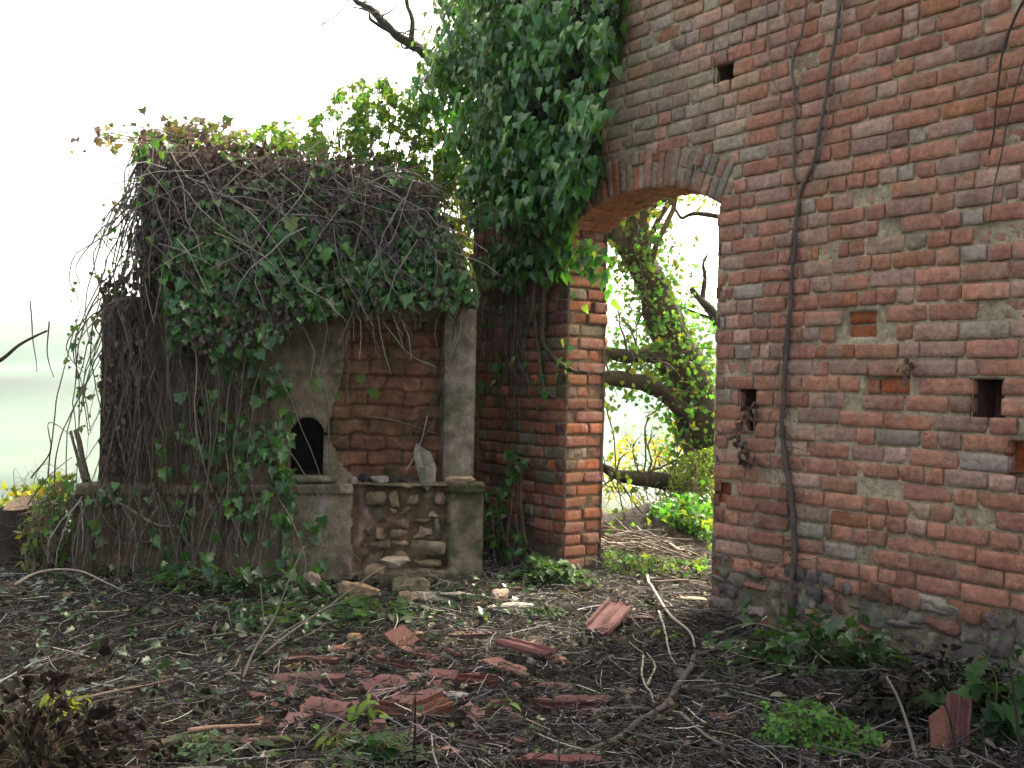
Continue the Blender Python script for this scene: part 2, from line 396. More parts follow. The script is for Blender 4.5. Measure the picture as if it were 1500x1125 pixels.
# wall left reveal and right reveal bricks
def reveal(mb, s0, sign):
    O = []; HUl = []; Cc = []
    zz = -.08
    while zz < zsp - .02:
        cuts = [(-.0, THK)] ; a = 0.0; sp = R.uniform(.2, .28) if R.random() < .6 else R.uniform(.11, .15)
        for (t0, t1) in ((0, sp), (sp, THK + R.uniform(-.03, .025))):
            O.append((s0 + sign * R.normal(0, .009), zz + CH / 2 + R.normal(0, .003), (t0 + t1) / 2)); HUl.append((t1 - t0) / 2 - .008)
        zz += CH
    O = np.array(O); n = len(O)
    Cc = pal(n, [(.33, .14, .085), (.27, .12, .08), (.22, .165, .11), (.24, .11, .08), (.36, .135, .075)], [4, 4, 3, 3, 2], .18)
    bricks(mb, wp(O[:, 0], O[:, 1], -O[:, 2]), Nb * sign * -1, UP, Dv * -sign, np.array(HUl), CH / 2 - .009, Cc, rough=.006, chip=.5)
reveal(wb, SL0, 1); reveal(wb, SR0, -1)
wb.build('brickwork', M_brick, wall)
# arch ring
ar = MB(); nv = 26; th = np.linspace(-TH, TH, nv + 1); O = []; U = []; W = []; hu = []; hv = []; N_ = []
for i in range(nv):
    t = (th[i] + th[i+1]) / 2 + R.normal(0, .004); hw = (th[i+1] - th[i]) / 2
    dr = Dv * math.sin(t) + UP * math.cos(t); dt = -(Dv * math.cos(t) - UP * math.sin(t))
    spl = [(RI, RE)] if R.random() < .35 else ([(RI, RI + .135), (RI + .14, RE)] if R.random() < .6 else [(RI, RI + .17), (RI + .175, RE)])
    for r0, r1 in spl:
        rm = (r0 + r1) / 2 + R.normal(0, .004); c = wp(cs, zc) + dr * rm
        O.append(c + NO * R.normal(.004, .007)); U.append(dr); W.append(-dt); N_.append(NO); hu.append((r1 - r0) / 2 - .004); hv.append(hw * rm - .005)
O, U, W, N_ = map(np.array, (O, U, W, N_))
bricks(ar, O, U, W, N_, np.array(hu), np.array(hv), pal(len(O), [(.38, .215, .155), (.34, .25, .18), (.42, .165, .09), (.29, .225, .18)], [5, 4, 2, 3], .14), rough=.004)
# soffit faces
O = []; U = []; W = []; N_ = []; hu = []; hv = []
for i in range(nv):
    t = (th[i] + th[i+1]) / 2; hw = (th[i+1] - th[i]) / 2
    dr = Dv * math.sin(t) + UP * math.cos(t); dt = (Dv * math.cos(t) - UP * math.sin(t)); sp = R.choice([.14, .21, .28])
    for t0, t1 in ((0.0, sp), (sp, THK)):
        O.append(wp(cs, zc, -(t0 + t1) / 2) + dr * (RI + R.normal(0, .003))); U.append(Nb); W.append(dt); N_.append(-dr); hu.append((t1 - t0) / 2 - .003); hv.append(hw * RI - .002)
O, U, W, N_ = map(np.array, (O, U, W, N_))
bricks(ar, O, U, W, N_, np.array(hu), np.array(hv), pal(len(O), [(.42, .20, .115), (.38, .185, .11), (.40, .17, .085)], None, .1), rough=.004, chip=.1)
prop(ar.build('arch_ring', M_brick, wall), 'flat arch of upright bricks over the doorway')

def wgrid(mb, d, t, colf, flip=False, s0=SMIN, s1=WE, z0=-.25, z1=WTOP, disp=.006, shrink=.012):
    ss = np.arange(s0, s1 + d, d); zs = np.arange(z0, z1 + d, d); S, Z = np.meshgrid(ss, zs)
    # pull grid lines onto the jambs
    P = wp(S, Z, -t); P = P + ((fbm(P, 36, 3) * disp * 1.6) + fbm(P, 1.7, 2) * disp * .35)[..., None] * NO
    if t < .1:
        for o in ORANGE: P = P - ((S > o[0] - .03) & (S < o[1] + .03) & (Z > o[2] - .02) & (Z < o[3] + .02))[..., None] * .045 * NO
    nx, ny = len(ss), len(zs); sc_ = (S[:-1, :-1] + d / 2); zc_ = (Z[:-1, :-1] + d / 2)
    keep = np.ones_like(sc_, bool)
    keep &= ~((zc_ < zsp) & (sc_ > SR0 + shrink) & (sc_ < SL0 - shrink))
    keep &= ~((zc_ >= zsp - .02) & (np.hypot(sc_ - cs, zc_ - zc) < RI + .01) & (np.abs(sc_ - cs) < half))
    for h in HOLES:
        if t < .1: keep &= ~((sc_ > h[0]) & (sc_ < h[1]) & (zc_ > h[2] - .02) & (zc_ < h[3] + .02))
    i = (np.arange(ny - 1)[:, None] * nx + np.arange(nx - 1)[None])
    Q = np.stack([i, i + nx, i + nx + 1, i + 1], -1)[keep]
    if flip: Q = Q[:, ::-1]
    mb.add(P.reshape(-1, 3), None, Q, colf(P, S, Z).reshape(-1, 3))
def mcol(P, S, Z):
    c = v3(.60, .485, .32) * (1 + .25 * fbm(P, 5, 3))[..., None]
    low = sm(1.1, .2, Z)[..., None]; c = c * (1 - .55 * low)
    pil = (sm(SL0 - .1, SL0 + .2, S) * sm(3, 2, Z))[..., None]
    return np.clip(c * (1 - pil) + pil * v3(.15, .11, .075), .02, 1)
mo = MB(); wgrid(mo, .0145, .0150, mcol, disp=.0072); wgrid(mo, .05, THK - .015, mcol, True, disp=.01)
# end cap, top cap, reveals behind bricks, near end
def quadgrid(mb, P00, P10, P11, P01, nu, nv, C, amp=.008, s=9):
    u, v = np.meshgrid(np.linspace(0, 1, nu), np.linspace(0, 1, nv)); u = u[..., None]; v = v[..., None]
    P = P00 * (1-u)*(1-v) + P10 * u*(1-v) + P11 * u*v + P01 * (1-u)*v
    nn = nrm(np.cross(P10 - P00, P01 - P00)); P = P + (fbm(P, s, 3) * amp)[..., None] * nn
    i = np.arange(nv - 1)[:, None] * nu + np.arange(nu - 1)[None]
    mb.add(P.reshape(-1, 3), None, np.stack([i, i+1, i+nu+1, i+nu], -1).reshape(-1, 4), C)
mc_ = v3(.2, .15, .10)
for s_ in (SMIN + .01, WE - .02): quadgrid(mo, wp(s_, -.2, .0), wp(s_, -.2, -THK), wp(s_, WTOP, -THK), wp(s_, WTOP, .0), 8, 60, mc_)
quadgrid(mo, wp(SMIN, WTOP - .04, .0), wp(WE, WTOP - .04, .0), wp(WE, WTOP - .04, -THK), wp(SMIN, WTOP - .04, -THK), 60, 8, mc_)
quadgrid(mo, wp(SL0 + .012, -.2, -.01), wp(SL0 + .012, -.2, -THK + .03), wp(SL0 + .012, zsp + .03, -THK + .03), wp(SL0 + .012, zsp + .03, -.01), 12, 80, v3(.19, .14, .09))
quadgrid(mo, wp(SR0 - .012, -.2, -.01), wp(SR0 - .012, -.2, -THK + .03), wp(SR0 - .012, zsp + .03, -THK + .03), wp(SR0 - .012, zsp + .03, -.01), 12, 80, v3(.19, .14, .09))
tt = np.linspace(-TH - .02, TH + .02, 40)
arcP = np.stack([wp(cs + (RI + .012) * np.sin(tt), zc + (RI + .012) * np.cos(tt), -q) for q in np.linspace(.0, THK - .02, 6)])
i = np.arange(5)[:, None] * 40 + np.arange(39)[None]
mo.add(arcP.reshape(-1, 3), None, np.stack([i, i+1, i+41, i+40], -1).reshape(-1, 4), v3(.30, .17, .10))
mo.build('mortar', M_mortar, wall)
# putlog holes
for h in HOLES:
    hb = MB(); s0, s1, z0, z1 = h[0] - .012, h[1] + .012, h[2] - .03, h[3] + .03; dp = .26 if h is not HOLES[-1] else .07
    c = v3(.17, .085, .06) if dp > .1 else v3(.42, .105, .03)
    for q in ((wp(s0, z0, 0), wp(s0, z0, -dp), wp(s0, z1, -dp), wp(s0, z1, 0)), (wp(s1, z0, 0), wp(s1, z0, -dp), wp(s1, z1, -dp), wp(s1, z1, 0)),
              (wp(s0, z0, 0), wp(s1, z0, 0), wp(s1, z0, -dp), wp(s0, z0, -dp)), (wp(s0, z1, 0), wp(s1, z1, 0), wp(s1, z1, -dp), wp(s0, z1, -dp)),
              (wp(s0, z0, -dp), wp(s1, z0, -dp), wp(s1, z1, -dp), wp(s0, z1, -dp))):
        quadgrid(hb, *q, 7, 7, c, .008, 20)
    hb.build('putlog_hole', M_brick, wall)
# rubble footing
rb = MB(); rects = []
def split(a, b, c, d):
    wdt, hgt_ = b - a, d - c
    if wdt > .3 or hgt_ > .17 or (R.random() < .35 and wdt > .14):
        if wdt / .3 > hgt_ / .2: m = a + wdt * R.uniform(.3, .7); split(a, m, c, d); split(m, b, c, d)
        else: m = c + hgt_ * R.uniform(.3, .7); split(a, b, c, m); split(a, b, m, d)
    else: rects.append((a, b, c, d))
p = SMIN
while p < SR0 - .02:
    q = min(p + R.uniform(.5, .9), SR0 + .0); split(p, q, -.12, float(zfoot((p + q) / 2)) + .07); p = q
rc = np.array(rects); n = len(rc)
an = R.normal(0, .13, n); U = -Dv[None] * np.cos(an)[:, None] + UP * np.sin(an)[:, None]; W = UP * np.cos(an)[:, None] + Dv[None] * np.sin(an)[:, None]
bricks(rb, wp((rc[:, 0] + rc[:, 1]) / 2, (rc[:, 2] + rc[:, 3]) / 2, R.normal(.012, .009, n)), U, W, NO, (rc[:, 1] - rc[:, 0]) / 2 * R.uniform(.88, 1.04, n), (rc[:, 3] - rc[:, 2]) / 2 * R.uniform(.84, 1.04, n),
       pal(n, [(.20, .165, .135), (.24, .20, .155), (.25, .125, .09), (.15, .125, .105), (.22, .165, .135)], [4, 3, 3, 2, 3], .15), rough=.016, rnd_=1.6, chip=.8, facet=.6)
prop(rb.build('rubble_footing', M_rubble, wall), 'rough footing of mixed field stones under the brick courses')

# ------------------------------------------------------------------ shrine
B0 = gnd(108, 866); B1 = gnd(707, 848); E = nrm(B1 - B0); NF = v3(E[1], -E[0], 0); SW = float(np.linalg.norm(B1 - B0))
def sp(u, z, out=0.0):
    u = np.asarray(u, float); z = np.asarray(z, float); out = np.asarray(out, float) + 0 * u
    return B0 + u[..., None] * E + z[..., None] * UP + out[..., None] * NF
def shit(px, py, out=0.0):
    Xr, Zr = ray(px, py); a = B0 + out * NF
    u = (Xr * a[1] - a[0]) / (E[0] - Xr * E[1]); return u, H + Zr * (a[1] + u * E[1])
su = lambda px, py: float(shit(px, py)[0]); sz = lambda px, py: float(shit(px, py)[1])
ZP = sz(500, 708); UL0, UL1 = su(146, 560), su(186, 560); UR0, UR1 = su(652, 580), su(698, 580); ZPI = sz(690, 452); UB = su(206, 300)
top = [(UB, ZPI), (UB + .01, sz(208, 216)), (su(300, 222), sz(300, 222)), (su(420, 232), sz(420, 232)), (su(520, 243), sz(520, 243)), (su(590, 258), sz(590, 258)), (su(630, 285), sz(630, 285)),
       (su(652, 325), sz(652, 325)), (su(672, 380), sz(672, 380)), (su(690, 440), sz(690, 440)), (UR1, ZPI)]
top = np.array(top)
def ztop(u): return np.interp(u, top[1:, 0], top[1:, 1])
OU0, OU1, OZ0, OZ1 = su(427, 660), su(476, 660), sz(450, 697), sz(450, 612)
print('shrine', SW, ZP, ZPI, UL0, UL1, UR0, UR1, 'op', OU0, OU1, OZ0, OZ1, top)
d = .0125
us = np.arange(-.02, SW + .02, d); zs = np.arange(-.12, top[:, 1].max() + .02, d); U_, Zz = np.meshgrid(us, zs)
P0 = sp(U_, Zz); nz1 = fbm(P0, 2.2, 4); nz2 = fbm(P0 + 30, 9, 4); nz3 = fbm(P0 + 60, 40, 2)
ue = U_ + .03 * nz2; ze = Zz + .03 * fbm(P0 + 77, 8, 3)
plinth = Zz < ZP; pilr = (U_ >= UR0) & (~plinth) & (Zz < ZPI); pill = (U_ < UL1) & (~plinth) & (Zz < ZPI)
pan0 = np.interp(ze, [ZP, sz(480, 640), sz(480, 560), sz(480, 470)], [su(522, 700), su(478, 640), su(500, 590), su(520, 480)])
panel = (~plinth) & (ue > pan0) & (U_ < UR0) & (ze < sz(600, 470)) & (ze > ZP)
ero = plinth & (ue > su(516, 760)) & (ue < su(655, 760) - .06 * nz1) & (ze > sz(560, 838)) & (ze < ZP - .02)
rel = np.where(plinth, .02 * sm(ZP - .02, ZP - .05, Zz) * 0 + 0.0, -.11) + .012 * nz1 + .006 * nz2 + .0025 * nz3
rel = np.where(pilr, -.045 + .006 * nz1 + .005 * nz2 - .03 * np.clip(nz2 + .15, 0, 1) * (sm(UR0 + .05, UR0, U_) + sm(UR1 - .05, UR1, U_)), rel); rel = np.where(pill, -.05 + .012 * nz1 + .006 * nz2, rel)
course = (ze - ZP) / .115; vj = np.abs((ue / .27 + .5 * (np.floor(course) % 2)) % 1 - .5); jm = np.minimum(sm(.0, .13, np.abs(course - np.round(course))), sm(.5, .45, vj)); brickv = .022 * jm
rel = np.where(panel, -.185 + .03 * nz2 + .02 * nz1 + brickv, rel); rel = np.where(ero, -.06 + .04 * nz2 + .015 * nz1, rel)
led = (Zz > ZP - .075) & (Zz < ZP); rel = np.where(led & ~ero, rel + .030 + .034 * nz2 + .008 * nz3, rel)
rel = rel + .05 * sm(ZPI - .05, ZPI + .3, Zz)
# crumbling cornice line over the panel
rel = rel + .03 * np.exp(-((Zz - sz(560, 545)) / .03) ** 2) * ((U_ > OU0 - .1) & (U_ < UR0)) * np.clip(nz1 + .6, 0, 1)
base = np.zeros(U_.shape + (3,)) + v3(.175, .14, .095)
base = 1.3 * base * (1 + .35 * nz1 + .25 * nz2)[..., None]
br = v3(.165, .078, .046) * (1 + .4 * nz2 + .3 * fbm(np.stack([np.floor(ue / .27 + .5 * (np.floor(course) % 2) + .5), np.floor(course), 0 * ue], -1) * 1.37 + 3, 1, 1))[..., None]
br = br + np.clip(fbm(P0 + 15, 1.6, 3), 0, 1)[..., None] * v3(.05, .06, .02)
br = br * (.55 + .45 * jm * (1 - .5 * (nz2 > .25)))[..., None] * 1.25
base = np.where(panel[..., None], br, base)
base = np.where(pilr[..., None], v3(.225, .19, .15) * (1 + .35 * nz1 + .22 * nz2 + .12 * nz3)[..., None], base)
base = np.where(ero[..., None], v3(.13, .085, .05) * (1 + .5 * nz2 + .3 * nz3)[..., None], base)
moss = sm(-.05, .35, nz1 + .5 * nz2 - .2 + .45 * (plinth & (U_ > su(652, 760)))) * plinth * ~ero + .6 * sm(ZP + .28, ZP, Zz + .1 * nz2) * pilr
moss = np.clip(moss, 0, .9)[..., None]; base = base * (1 - moss) + moss * v3(.055, .062, .025)
left = sm(su(430, 600), su(330, 600), ue)[..., None] * .55; base = base * (1 - left) + left * v3(.15, .09, .06) * (1 + .4 * nz2)[..., None]
wp_ = np.exp(-((U_ - su(470, 770) - .05 * nz2) / .05) ** 2) * plinth * sm(ZP - .55, ZP - .3, Zz); base = base + (wp_ * (.12 + .1 * nz3))[..., None]
pk = np.exp(-((U_ - np.interp(Zz, [sz(510, 820), sz(540, 760), sz(525, 715)], [su(512, 820), su(540, 760), su(526, 715)]) - .03 * nz2) / .035) ** 2) * plinth
base = base * (1 - .8 * pk[..., None]) + (.8 * pk)[..., None] * v3(.28, .19, .165); rel = rel + .02 * pk
P = sp(U_, Zz, rel)
def cells(m):  # vertex mask to cell mask
    return m[:-1, :-1]
uc, zcl = U_[:-1, :-1] + d / 2, Zz[:-1, :-1] + d / 2
inside = (zcl < ZP) & (uc > 0) & (uc < SW)
inside |= (zcl >= ZP) & (zcl < ZPI) & (uc > UL0) & (uc < UR1)
inside |= (zcl >= ZPI) & (uc > UB) & (uc < UR1) & (zcl < ztop(uc))
ocu, ow = (OU0 + OU1) / 2, (OU1 - OU0) / 2
opn = (np.abs(uc - ocu + .010 * fbm(P0[:-1, :-1], 25, 2)) < ow) & (zcl > OZ0) & ((zcl < OZ1 - ow) | (np.hypot(uc - ocu, (zcl - OZ1 + ow)) < ow))
inside &= ~opn
nxg = len(us); idx = np.arange(len(zs) - 1)[:, None] * nxg + np.arange(nxg - 1)[None]
Qa = np.stack([idx, idx + 1, idx + nxg + 1, idx + nxg], -1)
shrine = thing('wayside_shrine', 'ruined plastered masonry shrine with a small arched hole, overgrown by ivy', 'shrine', tuple(B0 + E * SW / 2))
def region(name, m, label=None):
    m = m & inside; q = Qa[m]; ids = np.unique(q); mp = np.zeros(P.size // 3, np.int64); mp[ids] = np.arange(len(ids))
    b = MB(); b.add(P.reshape(-1, 3)[ids], None, mp[q], np.clip(base.reshape(-1, 3)[ids], .012, 1)); return prop(b.build(name, M_plaster, shrine), label)
cp, cpr, cpl, cpa = cells(plinth), cells(pilr), cells(pill), cells(panel)
region('plinth', cp, 'mossy plinth with its plaster fallen from the middle'); region('pilaster', cpr, 'smooth grey rendered pilaster'); region('pilaster', cpl, 'crumbling pilaster behind hanging stems')
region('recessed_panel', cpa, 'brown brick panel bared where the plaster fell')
region('front_wall', ~cp & ~cpr & ~cpl & ~cpa)
# body behind the front: sides, vault, back
bd = MB(); DEP = 1.5
prof = np.concatenate([[[UL0, -.1], [UL0, ZPI], [UB, ZPI]], top[1:], [[UR1, ZPI - .05], [UR1, -.1]]])
dens = [];
for a, b in zip(prof[:-1], prof[1:]):
    k = max(int(np.linalg.norm(b - a) / .06), 1); dens += [a + (b - a) * q / k for q in range(k)]
dens.append(prof[-1]); prof = np.array(dens); m = len(prof)
tt = np.linspace(-.06, -DEP, 16); G = np.stack([sp(prof[:, 0], prof[:, 1], t) for t in tt])
G = G + (fbm(G, 4, 3) * .02)[..., None] * v3(0, 0, 1)
i = np.arange(15)[:, None] * m + np.arange(m - 1)[None]
bd.add(G.reshape(-1, 3), None, np.stack([i, i+1, i+m+1, i+m], -1).reshape(-1, 4), v3(.13, .09, .06))
cen = sp(1.5, 1.2, -DEP); V = np.concatenate([G[-1], cen[None]]); bd.add(V, [(j, j+1, m) for j in range(m - 1)], None, v3(.13, .09, .06))
# plinth returns and ledge top
for (u0, u1, t0, t1, z0, z1) in ((0, 0, .0, -.5, -.12, ZP - .01), (SW, SW, .0, -DEP, -.12, ZP - .01)):
    quadgrid(bd, sp(u0, z0, t0), sp(u1, z0, t1), sp(u1, z1, t1), sp(u0, z1, t0), 20, 20, v3(.12, .10, .06), .015)
quadgrid(bd, sp(0, ZP - .012, .02), sp(SW, ZP - .012, .02), sp(SW, ZP - .012, -.3), sp(0, ZP - .012, -.3), 120, 14, v3(.10, .085, .06), .012, 14)
bd.build('vault', M_plaster, shrine)
# opening interior
ob = MB(); th_ = np.linspace(0, math.pi, 13); pr = [(OU0 - .01, OZ0 - .01)] + [(ocu - (ow + .012) * math.cos(t), OZ1 - ow + (ow + .012) * math.sin(t)) for t in th_] + [(OU1 + .01, OZ0 - .01)]
pr = np.array(pr); m = len(pr); G = np.stack([sp(pr[:, 0] + 0 * t, pr[:, 1], -.1 - .6 * t) for t in np.linspace(0, 1, 6)])
i = np.arange(5)[:, None] * m + np.arange(m)[None]; j = np.arange(5)[:, None] * m + (np.arange(m)[None] + 1) % m
ob.add(G.reshape(-1, 3), [], np.stack([i, j, j + m, i + m], -1).reshape(-1, 4), v3(.035, .03, .026))
V = np.concatenate([G[-1], G[-1].mean(0)[None]]); ob.add(V, [(q, (q + 1) % m, m) for q in range(m)], None, v3(.02, .018, .016))
ob.build('arched_hole', M_dark, shrine)
# sill lip under the hole
sb = MB(); uu = np.linspace(-1, 1, 21); vv = np.linspace(0, 2 * math.pi, 13)[:-1]
G = np.zeros((21, 12, 3))
cu = (su(425, 708) + su(494, 708)) / 2; hw = (su(494, 708) - su(425, 708)) / 2
for a, x in enumerate(uu):
    pr_ = .02 + .10 * math.sqrt(max(1 - x * x, 0))
    for b, t in enumerate(vv):
        G[a, b] = sp(cu + hw * x, OZ0 - .025 + .028 * math.sin(t), -.06 + pr_ * (.5 + .5 * math.cos(t)))
G = G + (fbm(G, 12, 3) * .016)[..., None] * nrm(NF + UP)
i = np.arange(20)[:, None] * 12 + np.arange(12)[None]; j = np.arange(20)[:, None] * 12 + (np.arange(12)[None] + 1) % 12
sb.add(G.reshape(-1, 3), None, np.stack([i, j, j + 12, i + 12], -1).reshape(-1, 4), v3(.17, .15, .12)); sb.build('sill', M_plaster, shrine)
# exposed stones in the broken plinth
rects = []
split(su(530, 800), su(655, 800), sz(560, 838), ZP - .06); rc = np.array(rects); n = len(rc)
st = MB(); an = R.normal(0, .15, n); U = E[None] * np.cos(an)[:, None] + UP * np.sin(an)[:, None]; W = UP * np.cos(an)[:, None] - E[None] * np.sin(an)[:, None]
bricks(st, sp((rc[:, 0] + rc[:, 1]) / 2, (rc[:, 2] + rc[:, 3]) / 2, R.normal(-.024, .012, n)), U, W, NF, (rc[:, 1] - rc[:, 0]) / 2 * R.uniform(.7, .97, n), (rc[:, 3] - rc[:, 2]) / 2 * R.uniform(.65, .95, n),
       pal(n, [(.28, .20, .125), (.25, .185, .12), (.22, .155, .10), (.17, .145, .095)], None, .2), rough=.018, rnd_=1.2, chip=.9, facet=1.0)
prop(st.build('bared_stones', M_rubble, shrine), 'tan stones bared in the broken plinth')

# ------------------------------------------------------------------ helpers for plants
def inpoly(px, py, poly):
    poly = np.asarray(poly, float); x0, y0 = poly.T; x1, y1 = np.roll(x0, -1), np.roll(y0, -1)
    c = ((y0[None] > py[:, None]) != (y1[None] > py[:, None])) & (px[:, None] < (x1 - x0)[None] * (py[:, None] - y0[None]) / (y1 - y0 + 1e-9)[None] + x0[None])
    return c.sum(1) % 2 == 1
def spoly(poly, n, clump=0., scale=.02):
    poly = np.asarray(poly, float); lo, hi = poly.min(0), poly.max(0); out = []
    k = 0
    while k < n:
        p = lo + R.random((n * 2, 2)) * (hi - lo); m = inpoly(p[:, 0], p[:, 1], poly)
        if clump:
            f = fbm(np.concatenate([p * scale, np.zeros((len(p), 1))], 1) + clump, 1, 2); m &= R.random(len(p)) < sm(-.25, .25, f) * .95 + .05
        out.append(p[m]); k += m.sum()
    return np.concatenate(out)[:n]
def wallP(p, out):
    Xr, Zr = ray(p[:, 0], p[:, 1]); a0 = A[0] + out * NO[0]; a1 = A[1] + out * NO[1]
    s = (Xr * a1 - a0) / (Dv[0] - Xr * Dv[1]); Yd = a1 + s * Dv[1]; return np.stack([Xr * Yd, Yd, H + Zr * Yd], 1)
def shrP(p, out):
    Xr, Zr = ray(p[:, 0], p[:, 1]); a0 = B0[0] + out * NF[0]; a1 = B0[1] + out * NF[1]
    s = (Xr * a1 - a0) / (E[0] - Xr * E[1]); Yd = a1 + s * E[1]; return np.stack([Xr * Yd, Yd, H + Zr * Yd], 1)
def droop(n, out, k=.9, up=.5, j=.55):
    tip = nrm(v3(0, 0, -k) + out * .35 + rnd(n) * j); nor = nrm(out + v3(0, 0, up) + rnd(n) * .45); return tip, nor
GREEN = [(.060, .175, .040), (.042, .140, .040), (.090, .22, .042), (.045, .105, .036)]
LIGHT = [(.10, .17, .035), (.075, .14, .03), (.14, .18, .04)]
BROWN = [(.135, .098, .086), (.10, .075, .068), (.17, .13, .105), (.075, .058, .054)]
STEMC = [(.15, .115, .085), (.20, .165, .13), (.10, .07, .05), (.08, .055, .04)]

# ------------------------------------------------------------------ ivy on the wall
iv = thing('climbing_ivy', 'thick glossy green ivy hanging from the left end of the brick wall beside the arch', 'ivy', tuple(wp(SL0 + .4, 0, .1)))
polyA = [(650, -40), (915, -40), (905, 60), (888, 120), (884, 200), (868, 262), (842, 300), (800, 300), (770, 330), (720, 320), (690, 330), (668, 270), (640, 200), (612, 140), (640, 60)]
lv = MB()
def wall_leaves(poly, n, o0, o1, size, cols, w=None, clump=0., kind='heart', sc_=.02, var=.2):
    p = spoly(poly, n, clump, sc_); o = R.uniform(o0, o1, n); P = wallP(p, o); t, nn = droop(n, NO, .9, .45)
    leaves(lv, P, t, nn, size * R.uniform(.6, 1.25, n), pal(n, cols, w, var), kind)
wall_leaves(polyA, 1500, .01, .10, .085, [(.022, .055, .022), (.03, .05, .025), (.03, .07, .025)], None, 0)  # inner leaves coloured darker to imitate shaded gaps between the clusters
def clusters(poly, nc, per, o0, o1, size, cols, w=None, rr=(.10, .17)):
    q = spoly(poly, nc); o = R.uniform(o0, o1, nc); Pc = wallP(q, o)
    for c in Pc:
        k = int(R.integers(per[0], per[1])); d_ = rnd(k) * v3(1, 1, 1.3); r_ = R.uniform(*rr); P = c + d_ * (R.random((k, 1)) ** .5) * r_
        t = nrm(v3(0, 0, -.95) + NO * .25 + d_ * .35 + rnd(k) * .3); nn = nrm(NO * 1.0 + v3(0, 0, .85) + d_ * .55 + rnd(k) * .35); leaves(lv, P, t, nn, size * R.uniform(.5, 1.3, k), pal(k, cols, w, .2), 'heart' if R.random() < .7 else 'ivy')
polyB = [(x - 14 * (x > 760), y - 12 * (y > 240)) for x, y in polyA]
clusters(polyB, 165, (10, 20), .08, .45, .092, [(.075, .22, .05), (.055, .18, .05), (.11, .27, .05), (.06, .15, .045), (.13, .26, .05)], None)
clusters([(640, -20), (740, -20), (760, 120), (770, 300), (700, 320), (650, 220), (610, 140)], 60, (6, 14), .1, .5, .085, LIGHT + GREEN[:3], None)  # these left-edge leaves and the next: backlight suggested by paler yellow-green colours
wall_leaves([(640, -20), (720, -20), (740, 120), (760, 260), (700, 330), (660, 260), (600, 150)], 1700, -.1, .5, .058, LIGHT + [(.20, .24, .05)] + GREEN[:1], [4, 4, 3, 3, 2], 2.2)
wall_leaves([(770, 240), (850, 270), (842, 330), (830, 360), (838, 400), (800, 412), (775, 400), (760, 330)], 300, .03, .18, .10, GREEN + LIGHT[:1], None, 0)
wall_leaves([(820, 230), (880, 225), (878, 275), (840, 300), (815, 280)], 110, .04, .16, .115, GREEN, None, 0)
wall_leaves([(690, 310), (770, 310), (770, 420), (700, 420)], 190, .03, .18, .085, GREEN + LIGHT, None, 4.2)
wall_leaves([(825, 345), (890, 355), (905, 440), (870, 410), (835, 385)], 60, .03, .15, .095, GREEN + LIGHT, None, 0)
wall_leaves([(880, 0), (925, -20), (915, 60), (900, 110)], 60, .02, .08, .10, LIGHT + GREEN, None, 0)
wall_leaves([(700, 420), (860, 420), (860, 560), (700, 640)], 40, .03, .12, .08, GREEN + LIGHT, None, 0)
lv.build('foliage', M_leaf, iv)
def wstem(pts, r0, r1, o=.03, amp=.02, c=None, n=6):
    p = np.array(pts, float); P = wallP(p, np.full(len(p), o)); P = wig(curve(P, 12 if r0 > .012 else 6), amp, 5)
    m = MB(); tube(m, P, np.linspace(r0, r1, len(P)) * (1 + .22 * fbm(P, 9, 2)), c if c is not None else pal(1, STEMC)[0], n, True, r0 * .45 if r0 > .009 else 0); return m
for pts, a, b, o in (([(805, 405), (797, 440), (794, 475), (799, 505), (815, 527), (838, 541), (860, 546)], .030, .020, .06), ([(784, 410), (783, 450), (786, 495), (791, 540), (797, 568), (812, 582)], .022, .014, .05),
                     ([(700, 300), (699, 400), (701, 500), (699, 600), (702, 690)], .014, .012, .04), ([(742, 310), (748, 370), (757, 410), (756, 470), (750, 540)], .016, .009, .05), ([(722, 320), (731, 420), (722, 480), (730, 560), (744, 620)], .012, .007, .04),
                     ([(765, 300), (762, 380), (757, 440), (748, 500), (750, 580)], .010, .006, .03), ([(712, 330), (714, 420), (709, 470), (712, 530)], .010, .006, .04), ([(735, 330), (733, 400), (742, 480), (738, 520)], .008, .006, .04),
                     ([(700, -40), (735, 60), (745, 160), (742, 310)], .03, .016, .02), ([(800, -40), (790, 80), (800, 200), (790, 330), (784, 410)], .03, .022, .02), ([(850, -40), (840, 100), (845, 200), (820, 330), (805, 405)], .03, .03, .02)):
    wstem(pts, a * .85, b * .85, o, .02, v3(.13, .095, .07) * R.uniform(.7, 1.2)).build('stem', M_bark, iv)
tw = MB()
for k in range(46):
    x = R.uniform(698, 775); y = R.uniform(320, 480); L = R.uniform(60, 180); w_ = wstem([(x, y), (x + R.normal(0, 6), y + L * .5), (x + R.normal(0, 9), y + L)], .004, .003, R.uniform(.01, .06), .03, None, 4)
    tw.add(np.concatenate(w_.V), np.concatenate(w_.T), np.concatenate(w_.Q), np.concatenate(w_.C))
prop(tw.build('tendril_mass', M_stem, iv), kind='stuff')

